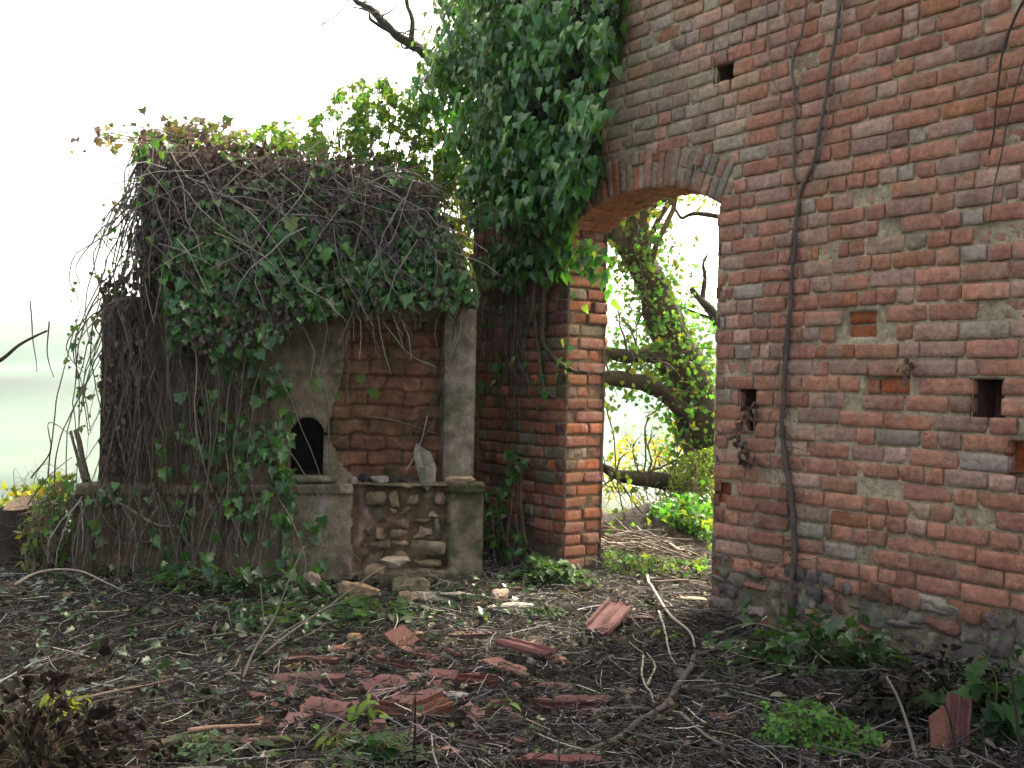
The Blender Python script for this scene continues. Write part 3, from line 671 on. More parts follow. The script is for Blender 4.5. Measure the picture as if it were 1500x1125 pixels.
# thin hanging growth over bare wall at right
vine = thing('woody_vine', 'bare dark woody vine forking in a Y up the middle of the brick wall', 'vine', tuple(wp(SR0 - .5, .1, .03)))
VC = v3(.125, .102, .088)
def build_w(m, name, par, mt=M_stem): return m.build(name, mt, par)
build_w(wstem([(1156, 900), (1160, 858), (1163, 800), (1160, 740), (1150, 680), (1146, 620), (1150, 560), (1154, 470), (1163, 385), (1168, 292)], .0165, .0135, .026, .018, VC, 7), 'main_stem', vine, M_bark)
build_w(wstem([(1168, 292), (1176, 270), (1192, 235), (1204, 170), (1218, 90), (1228, 30), (1236, -60)], .013, .010, .025, .014, VC * 1.1, 7), 'branch', vine)
build_w(wstem([(1168, 292), (1162, 250), (1164, 160), (1161, 90), (1176, 40), (1190, -50)], .0085, .006, .02, .012, VC * 1.3, 6), 'branch', vine)
for k in range(70):
    t = R.uniform(0, 1); y = 300 + t * 540; x = np.interp(y, [292, 470, 620, 680, 860], [1168, 1154, 1146, 1150, 1160]); dx = R.normal(0, 14)
    q = wstem([(x, y), (x + dx * .6, y + R.normal(0, 8)), (x + dx, y + R.normal(6, 12))], .0035, .0015, .012, .012, VC * 1.1, 4); q.build('tendril', M_stem, vine)
for pts in ([(1163, 90), (1152, 40), (1150, -20)], [(1165, 160), (1140, 135), (1128, 90), (1120, -10)], [(1232, 60), (1236, 20), (1228, -20)], [(1195, 235), (1210, 190), (1222, 130)]):
    q = wstem(pts, .006, .004, .02, .015, VC * 1.6, 5); q.build('tendril', M_stem, vine)
pass
v2 = thing('hanging_vine', 'two thin dark vine stems hanging down the right edge of the brick wall', 'vine', tuple(wp(-1.6, 2.4, .05)))
build_w(wstem([(1512, -20), (1488, 25), (1468, 80), (1462, 130), (1456, 190), (1449, 228)], .0075, .004, .04, .01, VC * .5, 5), 'stem', v2)
build_w(wstem([(1500, 85), (1484, 140), (1470, 210), (1458, 265), (1448, 330)], .0045, .0025, .04, .008, VC * .7, 5), 'stem', v2)
# dry plants in the holes
def dryplant(label, pts, n, size):
    o = thing('withered_plant', label, 'plant', tuple(wallP(np.array([pts[0]], float), np.array([0.0]))[0])); m = wstem(pts, .007, .003, .05, .015, v3(.16, .12, .09), 5); m.build('stem', M_stem, o)
    p = np.array(pts, float); t = R.random(n) * (len(p) - 1); i0 = t.astype(int); i0 = np.minimum(i0, len(p) - 2); q = p[i0] + (p[i0 + 1] - p[i0]) * (t - i0)[:, None] + R.normal(0, 5, (n, 2))
    l = MB(); leaves(l, wallP(q, R.uniform(.02, .10, n)), nrm(v3(0, 0, -1) + rnd(n) * .8), rnd(n), size * R.uniform(.6, 1.3, n), pal(n, [(.16, .10, .075), (.10, .06, .045), (.24, .19, .15)]), 'dry'); l.build('leaves', M_dry, o)
dryplant('withered grey-brown sprig trailing out of the hole by the right doorpost', [(1104, 590), (1093, 606), (1082, 625), (1080, 648), (1092, 668), (1098, 682)], 46, .05)
dryplant('small withered tuft beside the orange missing-brick patch', [(1330, 545), (1326, 535), (1328, 525), (1332, 548)], 14, .04)

# ------------------------------------------------------------------ overgrowth on the shrine
th = thing('dry_creeper_thatch', 'thick brown thatch of dead creeper over the round top of the shrine', 'creeper', tuple(sp(1.6, ZPI, .0)))
lv = MB()
def shr_leaves(mb, poly, n, o0, o1, size, cols, w=None, clump=0., kind='ivy', sc_=.02, k=.9, up=.5, var=.2):
    p = spoly(poly, n, clump, sc_); P = shrP(p, R.uniform(o0, o1, n)); t, nn = droop(n, NF, k, up); leaves(mb, P, t, nn, size * R.uniform(.55, 1.3, n), pal(n, cols, w, var), kind)
mid = [(285, 300), (360, 260), (470, 290), (560, 300), (640, 330), (680, 390), (705, 440), (640, 450), (600, 440), (520, 450), (440, 470), (380, 520), (300, 520), (250, 480), (225, 380)]
topP = [(203, 215), (230, 205), (270, 214), (330, 222), (420, 230), (520, 240), (592, 252), (634, 278), (656, 320), (676, 375), (694, 440), (640, 440), (560, 430), (420, 440), (300, 400), (200, 400)]
shr_leaves(lv, topP, 5200, -.05, .20, .055, BROWN, None, 0, 'dry')
shr_leaves(lv, [(150, 400), (205, 400), (215, 560), (195, 700), (148, 690)], 700, -.04, .10, .05, BROWN, None, 0, 'dry')
# leaves over the top and back
n = 2600; u = R.uniform(UB - .05, UR1, n); P = sp(u, ztop(u) + R.uniform(-.02, .10, n), -R.uniform(0, 1.4, n)); leaves(lv, P, rnd(n), nrm(v3(0, 0, 1) + rnd(n) * .6), .06 * R.uniform(.5, 1.3, n), pal(n, BROWN + GREEN[:1]), 'dry')
shr_leaves(lv, mid, 1500, .15, .30, .045, BROWN + [(.14, .10, .085)], None, 9.3, 'dry')
shr_leaves(lv, [(203, 215), (330, 222), (520, 240), (634, 278), (660, 340), (560, 320), (400, 290), (215, 330)], 1500, .1, .26, .045, BROWN + [(.15, .11, .095)], None, 0, 'dry')
lv.build('dead_leaves', M_dry, th)
sm_ = MB()
def hang(poly, n, L0, L1, r, o0, o1, ang=(1.57, .35), cols=STEMC, wob=.10, drift=.05):
    p = spoly(poly, n)
    for k in range(n):
        L = R.uniform(L0, L1); a = R.normal(*ang); o = R.uniform(o0, o1); b = shrP(p[k:k+1], np.array([o]))[0]; m = max(int(L / .10), 4); t = np.linspace(0, 1, m)[:, None]
        dr = E * math.cos(a) - UP * math.sin(a); bend = R.normal(0, .25)
        P = b + dr * t * L + (E * bend + NF * R.normal(drift, .10)) * (t * (1 - t)) * L * 1.6 - UP * (t ** 2) * L * .15
        P = wig(P, wob * min(L, 1) * .6, 4.5); q = r * R.uniform(.5, 1.5); tube(sm_, P, np.linspace(q, q * .5, m), pal(1, cols)[0], 4, False)
TANG = [(.27, .24, .215), (.18, .16, .14), (.36, .33, .29), (.11, .095, .085)]
hang([(x, min(y, 370)) for x, y in topP], 230, .25, .8, .0036, .10, .34, (1.3, .8), TANG, .18, .05)
hang([(203, 215), (420, 228), (592, 252), (650, 320), (400, 330), (225, 300)], 330, .2, .6, .0034, .08, .32, (.8, 1.2), TANG, .25, .03)
hang([(150, 395), (400, 420), (405, 560), (200, 640), (150, 600)], 190, .4, 1.7, .0038, .0, .13, (1.57, .13), STEMC + BROWN, .08, .02)
hang([(420, 430), (690, 430), (680, 460), (420, 460)], 26, .15, .5, .0042, .02, .16, (1.57, .4), TANG, .14, .08)
hang([(205, 205), (225, 205), (205, 390), (196, 390)], 26, .4, 1.1, .0045, -.2, .15, (1.75, .2), TANG, .14, .05)
hang([(115, 705), (430, 712), (430, 780), (115, 770)], 130, .2, .8, .0036, .02, .14, (1.57, .2), STEMC + TANG, .10, .02)
sm_.build('stems', M_stem, th)

si = thing('creeping_ivy', 'green ivy spreading down the front of the shrine from its top', 'ivy', tuple(sp(1.2, 1.2, .05)))
lv = MB()
shr_leaves(lv, mid, 1900, .06, .30, .062, GREEN + LIGHT[:1], [5, 4, 3, 3, 1], 7.1, sc_=.022)
shr_leaves(lv, [(280, 330), (420, 310), (560, 380), (690, 400), (705, 445), (640, 446), (520, 452), (430, 450), (340, 470), (270, 450)], 1100, .06, .27, .062, GREEN, None, 0)
shr_leaves(lv, mid, 110, .15, .31, .10, GREEN + LIGHT[:1], None, 0)
shr_leaves(lv, topP, 700, .1, .29, .055, GREEN + LIGHT[:1], None, 1.7)
shr_leaves(lv, [(240, 480), (390, 480), (430, 560), (440, 780), (360, 850), (270, 860), (230, 700)], 270, .0, .13, .085, GREEN + LIGHT[:1], [4, 3, 3, 3, 1], 5.1, sc_=.02)
shr_leaves(lv, [(405, 590), (428, 590), (430, 640), (430, 720), (410, 730)], 18, .02, .10, .085, GREEN + LIGHT, None, 0)
shr_leaves(lv, [(400, 720), (480, 760), (470, 860), (400, 850)], 30, .0, .09, .08, GREEN, None, 0)
shr_leaves(lv, [(430, 540), (560, 540), (560, 580), (430, 580)], 5, .02, .08, .09, LIGHT, None, 0)
shr_leaves(lv, [(130, 700), (260, 700), (280, 850), (130, 850)], 45, .0, .12, .08, GREEN, None, 0)
lv.build('foliage', M_leaf, si)
# old woody stems over the shrine front
for pts, r, o in (([(300, 240), (310, 300), (330, 350), (368, 400), (385, 440), (392, 480)], .010, .24), ([(455, 300), (520, 330), (535, 380), (525, 420)], .011, .25), ([(520, 330), (560, 350), (590, 390)], .007, .25), ([(420, 300), (470, 330), (430, 370), (400, 350)], .006, .26),
                  ([(560, 470), (600, 520), (640, 540)], .007, .02), ([(655, 560), (625, 600), (600, 640), (585, 655)], .007, -.10), ([(648, 590), (630, 625), (615, 650)], .005, -.10), ([(540, 612), (600, 622), (645, 637)], .007, -.10), ([(595, 690), (612, 660), (628, 610)], .006, -.10), ([(612, 655), (608, 632), (606, 625)], .005, -.10),
                  ([(200, 640), (225, 700), (245, 740)], .012, .05), ([(145, 715), (180, 740), (230, 770), (260, 770)], .014, .08), ([(130, 705), (150, 760), (200, 795), (265, 785)], .012, .10), ([(182, 470), (183, 560), (180, 680)], .030, .02), ([(480, 440), (470, 540), (478, 600), (484, 690)], .007, .0), ([(500, 450), (508, 520), (506, 590)], .008, .02), ([(690, 430), (672, 460), (662, 500)], .010, .02)):
    p = np.array(pts, float); P = wig(curve(shrP(p, np.full(len(p), o)), 6), .02, 6); m = MB(); tube(m, P, np.linspace(r, r * .6, len(P)), pal(1, STEMC + TANG[2:3])[0], 6, True, .003); m.build('stem', M_stem, si)
# trailing stems off the left edge of the shrine
tr = thing('trailing_creeper', 'straggling creeper stems with a few leaves hanging off the left side of the shrine', 'creeper', tuple(sp(.1, 1, -.2)))
m = MB(); lv = MB()
for k in range(24):
    x0, y0 = R.uniform(195, 235), R.uniform(200, 330); x1 = R.uniform(105, 195); y1 = R.uniform(330, 640)
    if k > 15: x0, y0, x1, y1 = R.uniform(150, 190), R.uniform(400, 470), R.uniform(100, 150), R.uniform(520, 680)
    o = R.uniform(-.5, .15); pts = np.array([(x0, y0), (x0 * .6 + x1 * .4 + R.normal(-8, 12), y0 * .6 + y1 * .4 - 20), (x1 + R.normal(0, 6), y0 * .3 + y1 * .7), (x1 + R.normal(14, 12), y1)])
    P = wig(curve(shrP(pts, np.full(4, o)), 6), .06, 4); tube(m, P, np.linspace(.006, .003, len(P)), pal(1, STEMC)[0], 4, False)
    q = P[R.integers(2, len(P), 6)] + R.normal(0, .03, (6, 3)); t, nn = droop(6, NF, .8, .4); leaves(lv, q, t, nn, .045 * R.uniform(.4, 1.4, 6), pal(6, LIGHT + GREEN[:2] + BROWN), 'ivy')
for k in range(30):
    pts = np.array([(R.uniform(205, 300), 212), (R.uniform(130, 300), R.uniform(180, 215)), (R.uniform(110, 260), R.uniform(185, 260))]) if k < 12 else np.array([(R.uniform(220, 330), 215), (R.uniform(220, 330), 190), (R.uniform(215, 350), R.uniform(165, 195))])
    P = wig(curve(shrP(pts, np.full(3, R.uniform(-.6, 0))), 6), .05, 5); tube(m, P, np.linspace(.004, .002, len(P)), pal(1, STEMC)[0], 4, False)
    q = P[R.integers(4, len(P), 7)] + R.normal(0, .03, (7, 3)); leaves(lv, q, *droop(7, NF, .6, .4), .05 * R.uniform(.5, 1.4, 7), pal(7, LIGHT + BROWN), 'ivy')
m.build('stems', M_stem, tr); lv.build('foliage', M_leafy, tr)

# ------------------------------------------------------------------ shrubs and trees behind
def bush(name, label, cat, base, poly, depth, n, size, cols, w=None, kind='oval', m=M_leafy, nst=30, stemr=.008, clump=0., sc_=.02, group=None, var=.22, parent=None, stems=True, hz=.5):
    o = parent or thing(name, label, cat, tuple(base), group); p = spoly(poly, n, clump, sc_); dd = R.uniform(depth[0], depth[1], n); P = at(p[:, 0], p[:, 1], dd)
    lvm = MB(); out = v3(0, -1, 0); t = nrm(v3(0, 0, -.35) + rnd(n)); nn = nrm(v3(0, -.3, hz) + rnd(n) * .8); leaves(lvm, P, t, nn, size * R.uniform(.5, 1.35, n), pal(n, cols, w, var), kind); lvm.build('foliage', m, o)
    if stems:
        s = MB(); q = spoly(poly, nst, clump, sc_)
        for k in range(nst):
            e = at(q[k, 0], q[k, 1], R.uniform(*depth)); b = np.asarray(base) + R.normal(0, .12, 3) * v3(1, 1, 0); mid_ = b * .45 + e * .55 + R.normal(0, .12, 3) + v3(0, 0, .12)
            P2 = wig(curve([b, mid_, e], 8), .08, 3); tube(s, P2, np.linspace(stemr, stemr * .3, len(P2)), pal(1, STEMC)[0], 4, False)
            for j in range(4):
                a = P2[R.integers(6, len(P2))]; b2 = a + rnd(1)[0] * R.uniform(.1, .35); tube(s, wig(np.linspace(a, b2, 5), .04, 8), np.linspace(stemr * .35, stemr * .15, 5), pal(1, STEMC)[0], 3, False)
        s.build('stems', M_stem, o)
    return o
bush('bramble', 'light green bramble rising behind the round top of the shrine', 'shrub', sp(1.9, .2, -2.2), [(330, 235), (370, 195), (420, 175), (470, 165), (500, 125), (560, 115), (620, 130), (660, 180), (670, 260), (640, 300), (600, 250), (520, 238), (420, 230)], (8.9, 9.8), 3000, .055, LIGHT + GREEN[:2], [3, 3, 2, 2, 1], 'ivy', M_leafy, 110, .010, 3.3, .06)
bush('bramble', 'yellowish sunlit bramble in the gap between the shrine and the brick wall', 'shrub', sp(2.9, .1, -1.6), [(640, 215), (690, 230), (700, 330), (700, 430), (672, 380), (655, 310), (630, 270)], (9.0, 9.6), 500, .07, LIGHT + [(.22, .19, .04)], None, 'ivy', M_leafy, 22, .009)
bush('bramble', 'sparse bramble twigs on the left top of the shrine', 'shrub', sp(.9, ZPI + .8, -.9), [(200, 215), (215, 195), (260, 188), (300, 205), (360, 190), (380, 215), (400, 230), (300, 222)], (7.6, 8.2), 170, .06, LIGHT + BROWN[:1], None, 'ivy', M_leafy, 26, .005, 2.0, .03)

tree = thing('leaning_tree', 'old ivy-clad tree leaning left beyond the arched doorway', 'tree', tuple(at(1040, 745, 10.4)))
def limb(pts, Y, rs, n=10, rough=.02, k=8, name='limb', par=None, wg=.05):
    P = np.stack([at(x, y, yy) for (x, y), yy in zip(pts, np.broadcast_to(Y, (len(pts),)))]); Pc = wig(curve(P, k), wg, 1.8); m = MB(); tube(m, Pc, np.interp(np.linspace(0, 1, len(Pc)), np.linspace(0, 1, len(rs)), rs), v3(.034, .030, .023), n, True, rough); m.build(name, M_bark, par or tree); return Pc
tk = limb([(1052, 790), (1042, 690), (1026, 610), (996, 530), (962, 440), (928, 375), (896, 328), (850, 262), (770, 190), (700, 135), (640, 90)], [10.4, 10.4, 10.4, 10.4, 10.5, 10.6, 10.7, 10.9, 11.2, 11.5, 11.8], [.31, .28, .255, .225, .18, .14, .115, .10, .085, .075, .06], 14, .05, 8, 'trunk')
L1 = limb([(936, 385), (938, 345), (944, 308), (948, 270), (960, 200), (990, 100), (1020, -20)], [10.55] * 3 + [10.6, 10.7, 10.9, 11.2], [.15, .12, .085, .08, .07, .06, .05], 9)
L2 = limb([(1010, 570), (985, 535), (955, 520), (925, 522), (885, 516), (840, 530)], [10.4, 10.3, 10.2, 10.1, 10.0, 9.9], [.11, .09, .08, .075, .065, .05], 9)
L3 = limb([(1020, 640), (1000, 600), (970, 572), (930, 560), (885, 555), (850, 552)], [10.4, 10.2, 10.1, 10.0, 9.9, 9.8], [.11, .085, .08, .085, .08, .07], 9)
L4 = limb([(1035, 715), (1000, 708), (960, 700), (930, 697), (900, 690), (870, 672)], [10.4, 10.2, 10.1, 10.0, 9.9, 9.8], [.10, .09, .085, .08, .05, .03], 9)
L5 = limb([(640, 90), (612, 68), (580, 48), (548, 22), (520, 2), (500, -20)], [11.8, 11.9, 12, 12.1, 12.2, 12.3], [.065, .06, .055, .045, .032, .02], 8)
limb([(603, 62), (604, 30), (596, 5), (600, -30)], [11.9, 11.9, 12, 12], [.035, .03, .025, .02], 7, .01)
limb([(575, 45), (545, 30), (540, 18), (515, 12)], [12, 12, 12, 12.1], [.025, .02, .014, .008], 6, .006)
limb([(600, 72), (588, 70), (586, 50)], [12, 12, 12], [.016, .012, .006], 6, .004)
limb([(928, 375), (912, 350), (900, 300), (880, 200), (900, 60), (960, -120)], [10.6, 10.6, 10.8, 11, 11.4, 12], [.12, .11, .10, .10, .09, .05], 8)
tw = MB()
def twigs(Pc, n, L, r, mb=tw, dn=.0):
    for k in range(n):
        a = Pc[R.integers(1, len(Pc))]; d0 = nrm(rnd(1)[0] + v3(0, 0, .3 - dn)); m = 7; t = np.linspace(0, 1, m)[:, None]; q = R.uniform(.4, 1) * L
        P = wig(a + d0 * t * q + rnd(1)[0] * t * t * q * .4, .12, 3.5); tube(mb, P, np.linspace(r, r * .3, m), v3(.07, .055, .045), 4, False)
        for j in range(2):
            b = P[R.integers(2, m)]; e_ = b + nrm(d0 + rnd(1)[0]) * q * .4; tube(mb, wig(np.linspace(b, e_, 5), .06, 5), np.linspace(r * .5, r * .2, 5), v3(.07, .055, .045), 3, False)
for Pc, n_, L_ in ((tk[24:], 26, .8), (L1, 14, .7), (L2, 14, .6), (L3, 14, .6), (L4, 20, .8), (L5, 16, .7)): twigs(Pc, n_, L_, .012)
prop(tw.build('twig_mass', M_bark, tree), kind='stuff')
lv = MB()
def cling(Pc, n, sp_, size, cols, w=None):
    a = Pc[R.integers(0, len(Pc), n)]; P = a + R.normal(0, 1, (n, 3)) * sp_; t, nn = droop(n, v3(-.3, -.9, 0), .8, .4, .8); leaves(lv, P, t, nn, size * R.uniform(.5, 1.3, n), pal(n, cols, w, .25), 'ivy')
MIXY = LIGHT + GREEN[:3] + [(.20, .20, .04)]
cling(tk[4:40], 2600, .19, .052, MIXY, [2, 2, 1, 3, 3, 3, .6]); cling(tk[6:30], 1300, .27, .045, MIXY, [2, 2, 1, 3, 3, 3, .6]); cling(tk[38:70], 420, .2, .08, MIXY); cling(L2, 260, .12, .06, MIXY); cling(L3, 180, .12, .06, MIXY); cling(L1[:20], 120, .12, .06, MIXY); cling(L4, 100, .10, .05, MIXY)
lv.build('ivy_cover', M_leafy, tree)
# crown, unseen above and behind the wall, placed to block sun through the arch
lv = MB(); cm = MB(); n = 0
for k in range(70):
    c = v3(R.uniform(-.5, 5.5), R.uniform(9.6, 13), R.uniform(4.6, 9.0))
    b = tk[R.integers(36, len(tk))] if R.random() < .4 else L1[-1]; tube(cm, wig(curve([b, (b + c) / 2 + R.normal(0, .25, 3), c], 6), .15, 1.5), np.linspace(.035, .008, 13), v3(.07, .055, .045), 5, False)
    q = 150; P = c + R.normal(0, .42, (q, 3)); leaves(lv, P, nrm(v3(0, 0, -.4) + rnd(q)), nrm(v3(0, 0, .6) + rnd(q)), .10 * R.uniform(.6, 1.3, q), pal(q, LIGHT + GREEN), 'oval')
# keep the crown out of the gap of open sky left of the ivy
cm.build('boughs', M_bark, tree); lv.build('shading_crown', M_leafy, tree)
lv2 = MB(); p = spoly([(935, 270), (1060, 262), (1070, 300), (1030, 305), (985, 300), (950, 292)], 260); leaves(lv2, at(p[:, 0], p[:, 1], R.uniform(10.5, 12.5, 260)), nrm(v3(0, 0, -.3) + rnd(260)), rnd(260), .07 * R.uniform(.6, 1.3, 260), pal(260, LIGHT + [(.22, .20, .05)]), 'oval'); lv2.build('hanging_foliage', M_leafy, tree)

bt = thing('bare_tree', 'thin half-bare tree standing farther off beyond the right doorpost', 'tree', tuple(at(1120, 745, 14)))
b1 = limb([(1130, 760), (1110, 640), (1085, 540), (1052, 472), (1028, 440), (1012, 420)], 14., [.16, .14, .11, .085, .06, .03], 8, .02, 8, 'trunk', bt)
b2 = limb([(1028, 440), (1034, 410), (1032, 388), (1038, 372)], 14., [.04, .03, .02, .01], 6, .01, 8, 'limb', bt)
b3 = limb([(1052, 472), (1000, 448), (985, 440)], 14., [.03, .015, .008], 6, .01, 8, 'limb', bt); b4 = limb([(1070, 320), (1020, 312), (1000, 318), (985, 296), (975, 292)], 13., [.04, .03, .02, .012, .008], 6, .01, 8, 'limb', bt)
limb([(1110, 640), (1120, 500), (1090, 380), (1070, 320)], [14, 14, 13.4, 13], [.1, .08, .06, .04], 7, .01, 8, 'limb', bt)
tw = MB(); twigs(b1[24:], 10, .6, .010, tw); twigs(b2, 6, .4, .008, tw); twigs(b4, 8, .5, .008, tw); twigs(b3, 4, .4, .007, tw); prop(tw.build('twig_mass', M_bark, bt), kind='stuff')

YEL = [(.30, .27, .05), (.22, .23, .05), (.34, .26, .04), (.16, .21, .05)]
bush('sunlit_shrub', 'yellow-leaved shrub in full sun beyond the arch, under the leaning tree', 'shrub', at(975, 790, 11.6), [(900, 655), (940, 612), (985, 590), (1020, 620), (1032, 680), (1010, 760), (940, 790), (890, 780), (885, 720)], (11.0, 12.4), 2000, .05, YEL, None, 'oval', M_leafy, 26, .008, 3.1, .035)
bush('sunlit_shrub', 'feathery pale green shrub against the right doorpost beyond the arch', 'shrub', at(1015, 750, 10.0), [(985, 690), (1005, 662), (1045, 655), (1050, 740), (1000, 740), (975, 715)], (9.7, 10.3), 1900, .035, [(.12, .20, .05), (.17, .23, .05), (.08, .15, .04)], None, 'oval', M_leafy, 40, .005)
bush('ivy_mound', 'dark green ivy heaped on the bank just outside the doorway', 'ivy', at(1010, 800, 9.3), [(935, 770), (960, 738), (1000, 725), (1040, 722), (1048, 800), (1000, 808), (960, 795)], (8.9, 9.4), 520, .075, GREEN + LIGHT[:1], [3, 3, 3, 3, 1], 'ivy', M_leaf, 24, .006)
bush('ground_ivy_patch', 'ivy and weeds spreading over the bank beyond the doorway', 'ivy', at(960, 800, 9.2), [(888, 770), (930, 760), (1045, 740), (1045, 825), (960, 800), (888, 815)], (8.7, 9.6), 700, .06, GREEN + LIGHT, None, 'ivy', M_leafy, 24, .004, 6.2, .03)
bush('undergrowth', 'low green weeds on the sill of the doorway beside the left doorpost', 'plant', at(910, 838, 8.0), [(885, 800), (900, 806), (960, 815), (1000, 820), (1035, 815), (1035, 845), (960, 848), (885, 842)], (7.7, 8.3), 420, .055, GREEN + LIGHT, None, 'tri', M_leafy, 40, .003)
# heap of cut branches in the doorway
hp = thing('brushwood_heap', 'heap of dead twigs and cut brushwood across the far side of the doorway', 'brushwood', tuple(at(945, 830, 8.4))); m = MB()
for k in range(260):
    p = spoly([(884, 790), (925, 775), (975, 790), (1030, 820), (1000, 832), (900, 838)], 1)[0]; c = at(p[0], p[1], R.uniform(8.1, 8.8)); d0 = nrm(v3(1, R.normal(0, .4), R.normal(-.22, .25))); L = R.uniform(.15, .6)
    tube(m, wig(c + d0 * np.linspace(-.5, .5, 6)[:, None] * L, .05, 5), np.linspace(.007, .004, 6) * R.uniform(.5, 1.4), pal(1, STEMC + TANG)[0], 4, False)
prop(m.build('twig_mass', M_stem, hp), kind='stuff')
mm = MB(); uu, vv = np.meshgrid(np.linspace(-1, 1, 26), np.linspace(-1, 1, 18)); c = at(945, 836, 8.55); G = c + np.stack([uu * .62 + vv * .1, vv * .40, .26 * np.clip(1 - uu ** 2 - vv ** 2, -.2, 1)], -1); G = G + (fbm(G, 7, 3) * .05)[..., None] * UP
i = np.arange(17)[:, None] * 26 + np.arange(25)[None]; mm.add(G.reshape(-1, 3), None, np.stack([i, i+1, i+27, i+26], -1).reshape(-1, 4), v3(.07, .052, .038)); mm.build('leaf_mould', M_ground, hp)
vt = thing('wild_vine', 'slender yellow-leaved vine stem arching by the left doorpost against the haze', 'vine', tuple(at(940, 795, 8.9))); m = MB(); P = wig(curve([at(x, y, 8.9) for x, y in ((928, 780), (912, 745), (902, 700), (898, 640), (888, 600), (880, 575))], 6), .02, 4); tube(m, P, .007, v3(.09, .08, .04), 5); m.build('stem', M_stem, vt)
lv = MB(); q = P[R.integers(3, len(P), 34)] + R.normal(0, .07, (34, 3)); leaves(lv, q, *droop(34, v3(0, -1, 0), .7, .3), .055 * R.uniform(.5, 1.3, 34), pal(34, LIGHT + YEL[1:2]), 'heart'); lv.build('foliage', M_leafy, vt)
# left edge
stp = thing('tree_stump', 'sawn tree stump at the far left edge with a pale cut top', 'stump', tuple(gnd(20, 842))); 
b = gnd(20, 846); m = MB(); P = b + np.array([[0, 0, -.1], [.0, 0, .05], [.01, 0, .2], [.02, .0, .40], [.02, -.01, .52]]); tube(m, curve(P, 4), np.interp(np.linspace(0, 1, 17), [0, .3, 1], [.17, .12, .105]), v3(.05, .036, .028), 14, False, .03); m.build('bark', M_bark, stp)
m = MB(); a = np.arange(24) * 2 * math.pi / 24; rr = np.array([0.001, .03, .06, .085, .10]); V = np.concatenate([b + v3(.02, -.01, .515) + np.stack([np.cos(a) * r, np.sin(a) * r, np.sin(a) * r * .75], -1) for r in rr]); i = np.arange(4)[:, None] * 24 + np.arange(24)[None]; j = np.arange(4)[:, None] * 24 + (np.arange(24)[None] + 1) % 24
m.add(V, None, np.stack([i, j, j + 24, i + 24], -1).reshape(-1, 4), np.repeat(np.array([v3(.30, .22, .14) * q for q in (.8, 1.1, .85, 1.05, .7)]), 24, 0)); m.build('cut_face', M_plaster if False else M_stem, stp)
pst = thing('broken_post', 'splintered grey stub of a post beside the shrine ledge', 'post', tuple(at(137, 745, 7.4))); 
for (x0, y0, x1, y1, r) in ((140, 745, 112, 630, .024), (134, 745, 104, 632, .015)):
    m = MB(); P = wig(np.linspace(at(x0, y0, 7.4), at(x1, y1, 7.4), 7), .01, 8); tube(m, P, np.linspace(r, r * .75, 7), v3(.20, .165, .12), 7, True, .006); m.build('splinter', M_bark, pst)
bush('sunlit_weed', 'yellow flowering weed beside the sawn stump, lit by the sun', 'plant', gnd(62, 856), [(30, 775), (60, 765), (85, 800), (70, 840), (30, 830)], (6.9, 7.2), 90, .06, YEL, None, 'oval', M_leafy, 9, .004)
bush('sunlit_weed', 'sunlit yellow-green weeds along the edge left of the shrine', 'plant', at(60, 770, 8.2), [(0, 715), (50, 712), (100, 690), (112, 700), (100, 745), (40, 752), (0, 748)], (7.6, 8.4), 260, .055, YEL + LIGHT, None, 'ivy', M_leafy, 26, .004)
bush('tangled_weeds', 'dark tangle of weeds and stems on the bank between the stump and the shrine', 'plant', gnd(80, 860), [(35, 750), (100, 700), (122, 740), (108, 850), (40, 855)], (6.85, 7.4), 460, .06, GREEN + BROWN + LIGHT[:1], None, 'ivy', M_leafy, 70, .005)
ff = thing('bank', 'earth bank covered in roots between the stump and the shrine', 'bank', tuple(gnd(80, 856))); mm = MB(); uu, vv = np.meshgrid(np.linspace(-1, 1, 30), np.linspace(-1, 1, 20)); c = gnd(80, 858) + v3(.02, .40, 0); G = c + np.stack([uu * .52, vv * .5, np.clip(.62 * (1 - .5 * (uu < 0) * uu ** 2) * np.clip(1.05 - (vv - .25) ** 2 * 1.2, 0, 1) * sm(-1.1, .3, uu) - .1, -.2, 1)], -1); G = G + (fbm(G, 6, 4) * .10)[..., None] * UP
i = np.arange(19)[:, None] * 30 + np.arange(29)[None]; mm.add(G.reshape(-1, 3), None, np.stack([i, i+1, i+31, i+30], -1).reshape(-1, 4), v3(.055, .045, .03)); ff.name = 'earth_bank'; mm.build('soil', M_ground, ff)
def rods(name, label, cat, paths, r, c, mt=M_stem, group=None, n=6, wg=.015, rough=.0):
    o = thing(name, label, cat, tuple(np.asarray(paths[0][0]))); 
    if group: o['group'] = group
    for P in paths:
        m = MB(); Pc = wig(curve(P, 7), wg, 4); tube(m, Pc, np.linspace(r, r * .45, len(Pc)), c, n, True, rough); m.build('stem', mt, o)
    return o
A2 = lambda pts, Y: [at(x, y, yy) for (x, y), yy in zip(pts, np.broadcast_to(Y, (len(pts),)))]
rods('bare_twig', 'bare dark twig reaching in from the left edge against the hazy valley', 'twig', [A2([(-40, 545), (0, 525), (30, 503), (68, 484)], 4.2)], .010, v3(.06, .04, .03))
rods('bare_shoot', 'thin leafless stems bending over the hazy valley left of the shrine', 'stem', [A2([(70, 700), (80, 600), (98, 520), (120, 440)], 7.6), A2([(45, 700), (72, 660), (70, 620), (110, 640)], 7.6), A2([(78, 720), (90, 640), (130, 560), (150, 520)], 7.4), A2([(40, 740), (70, 700), (105, 670)], 7.2), A2([(72, 470), (71, 520), (78, 552)], 7.5), A2([(45, 440), (48, 500), (54, 545)], 7.5)], .006, v3(.09, .07, .06))

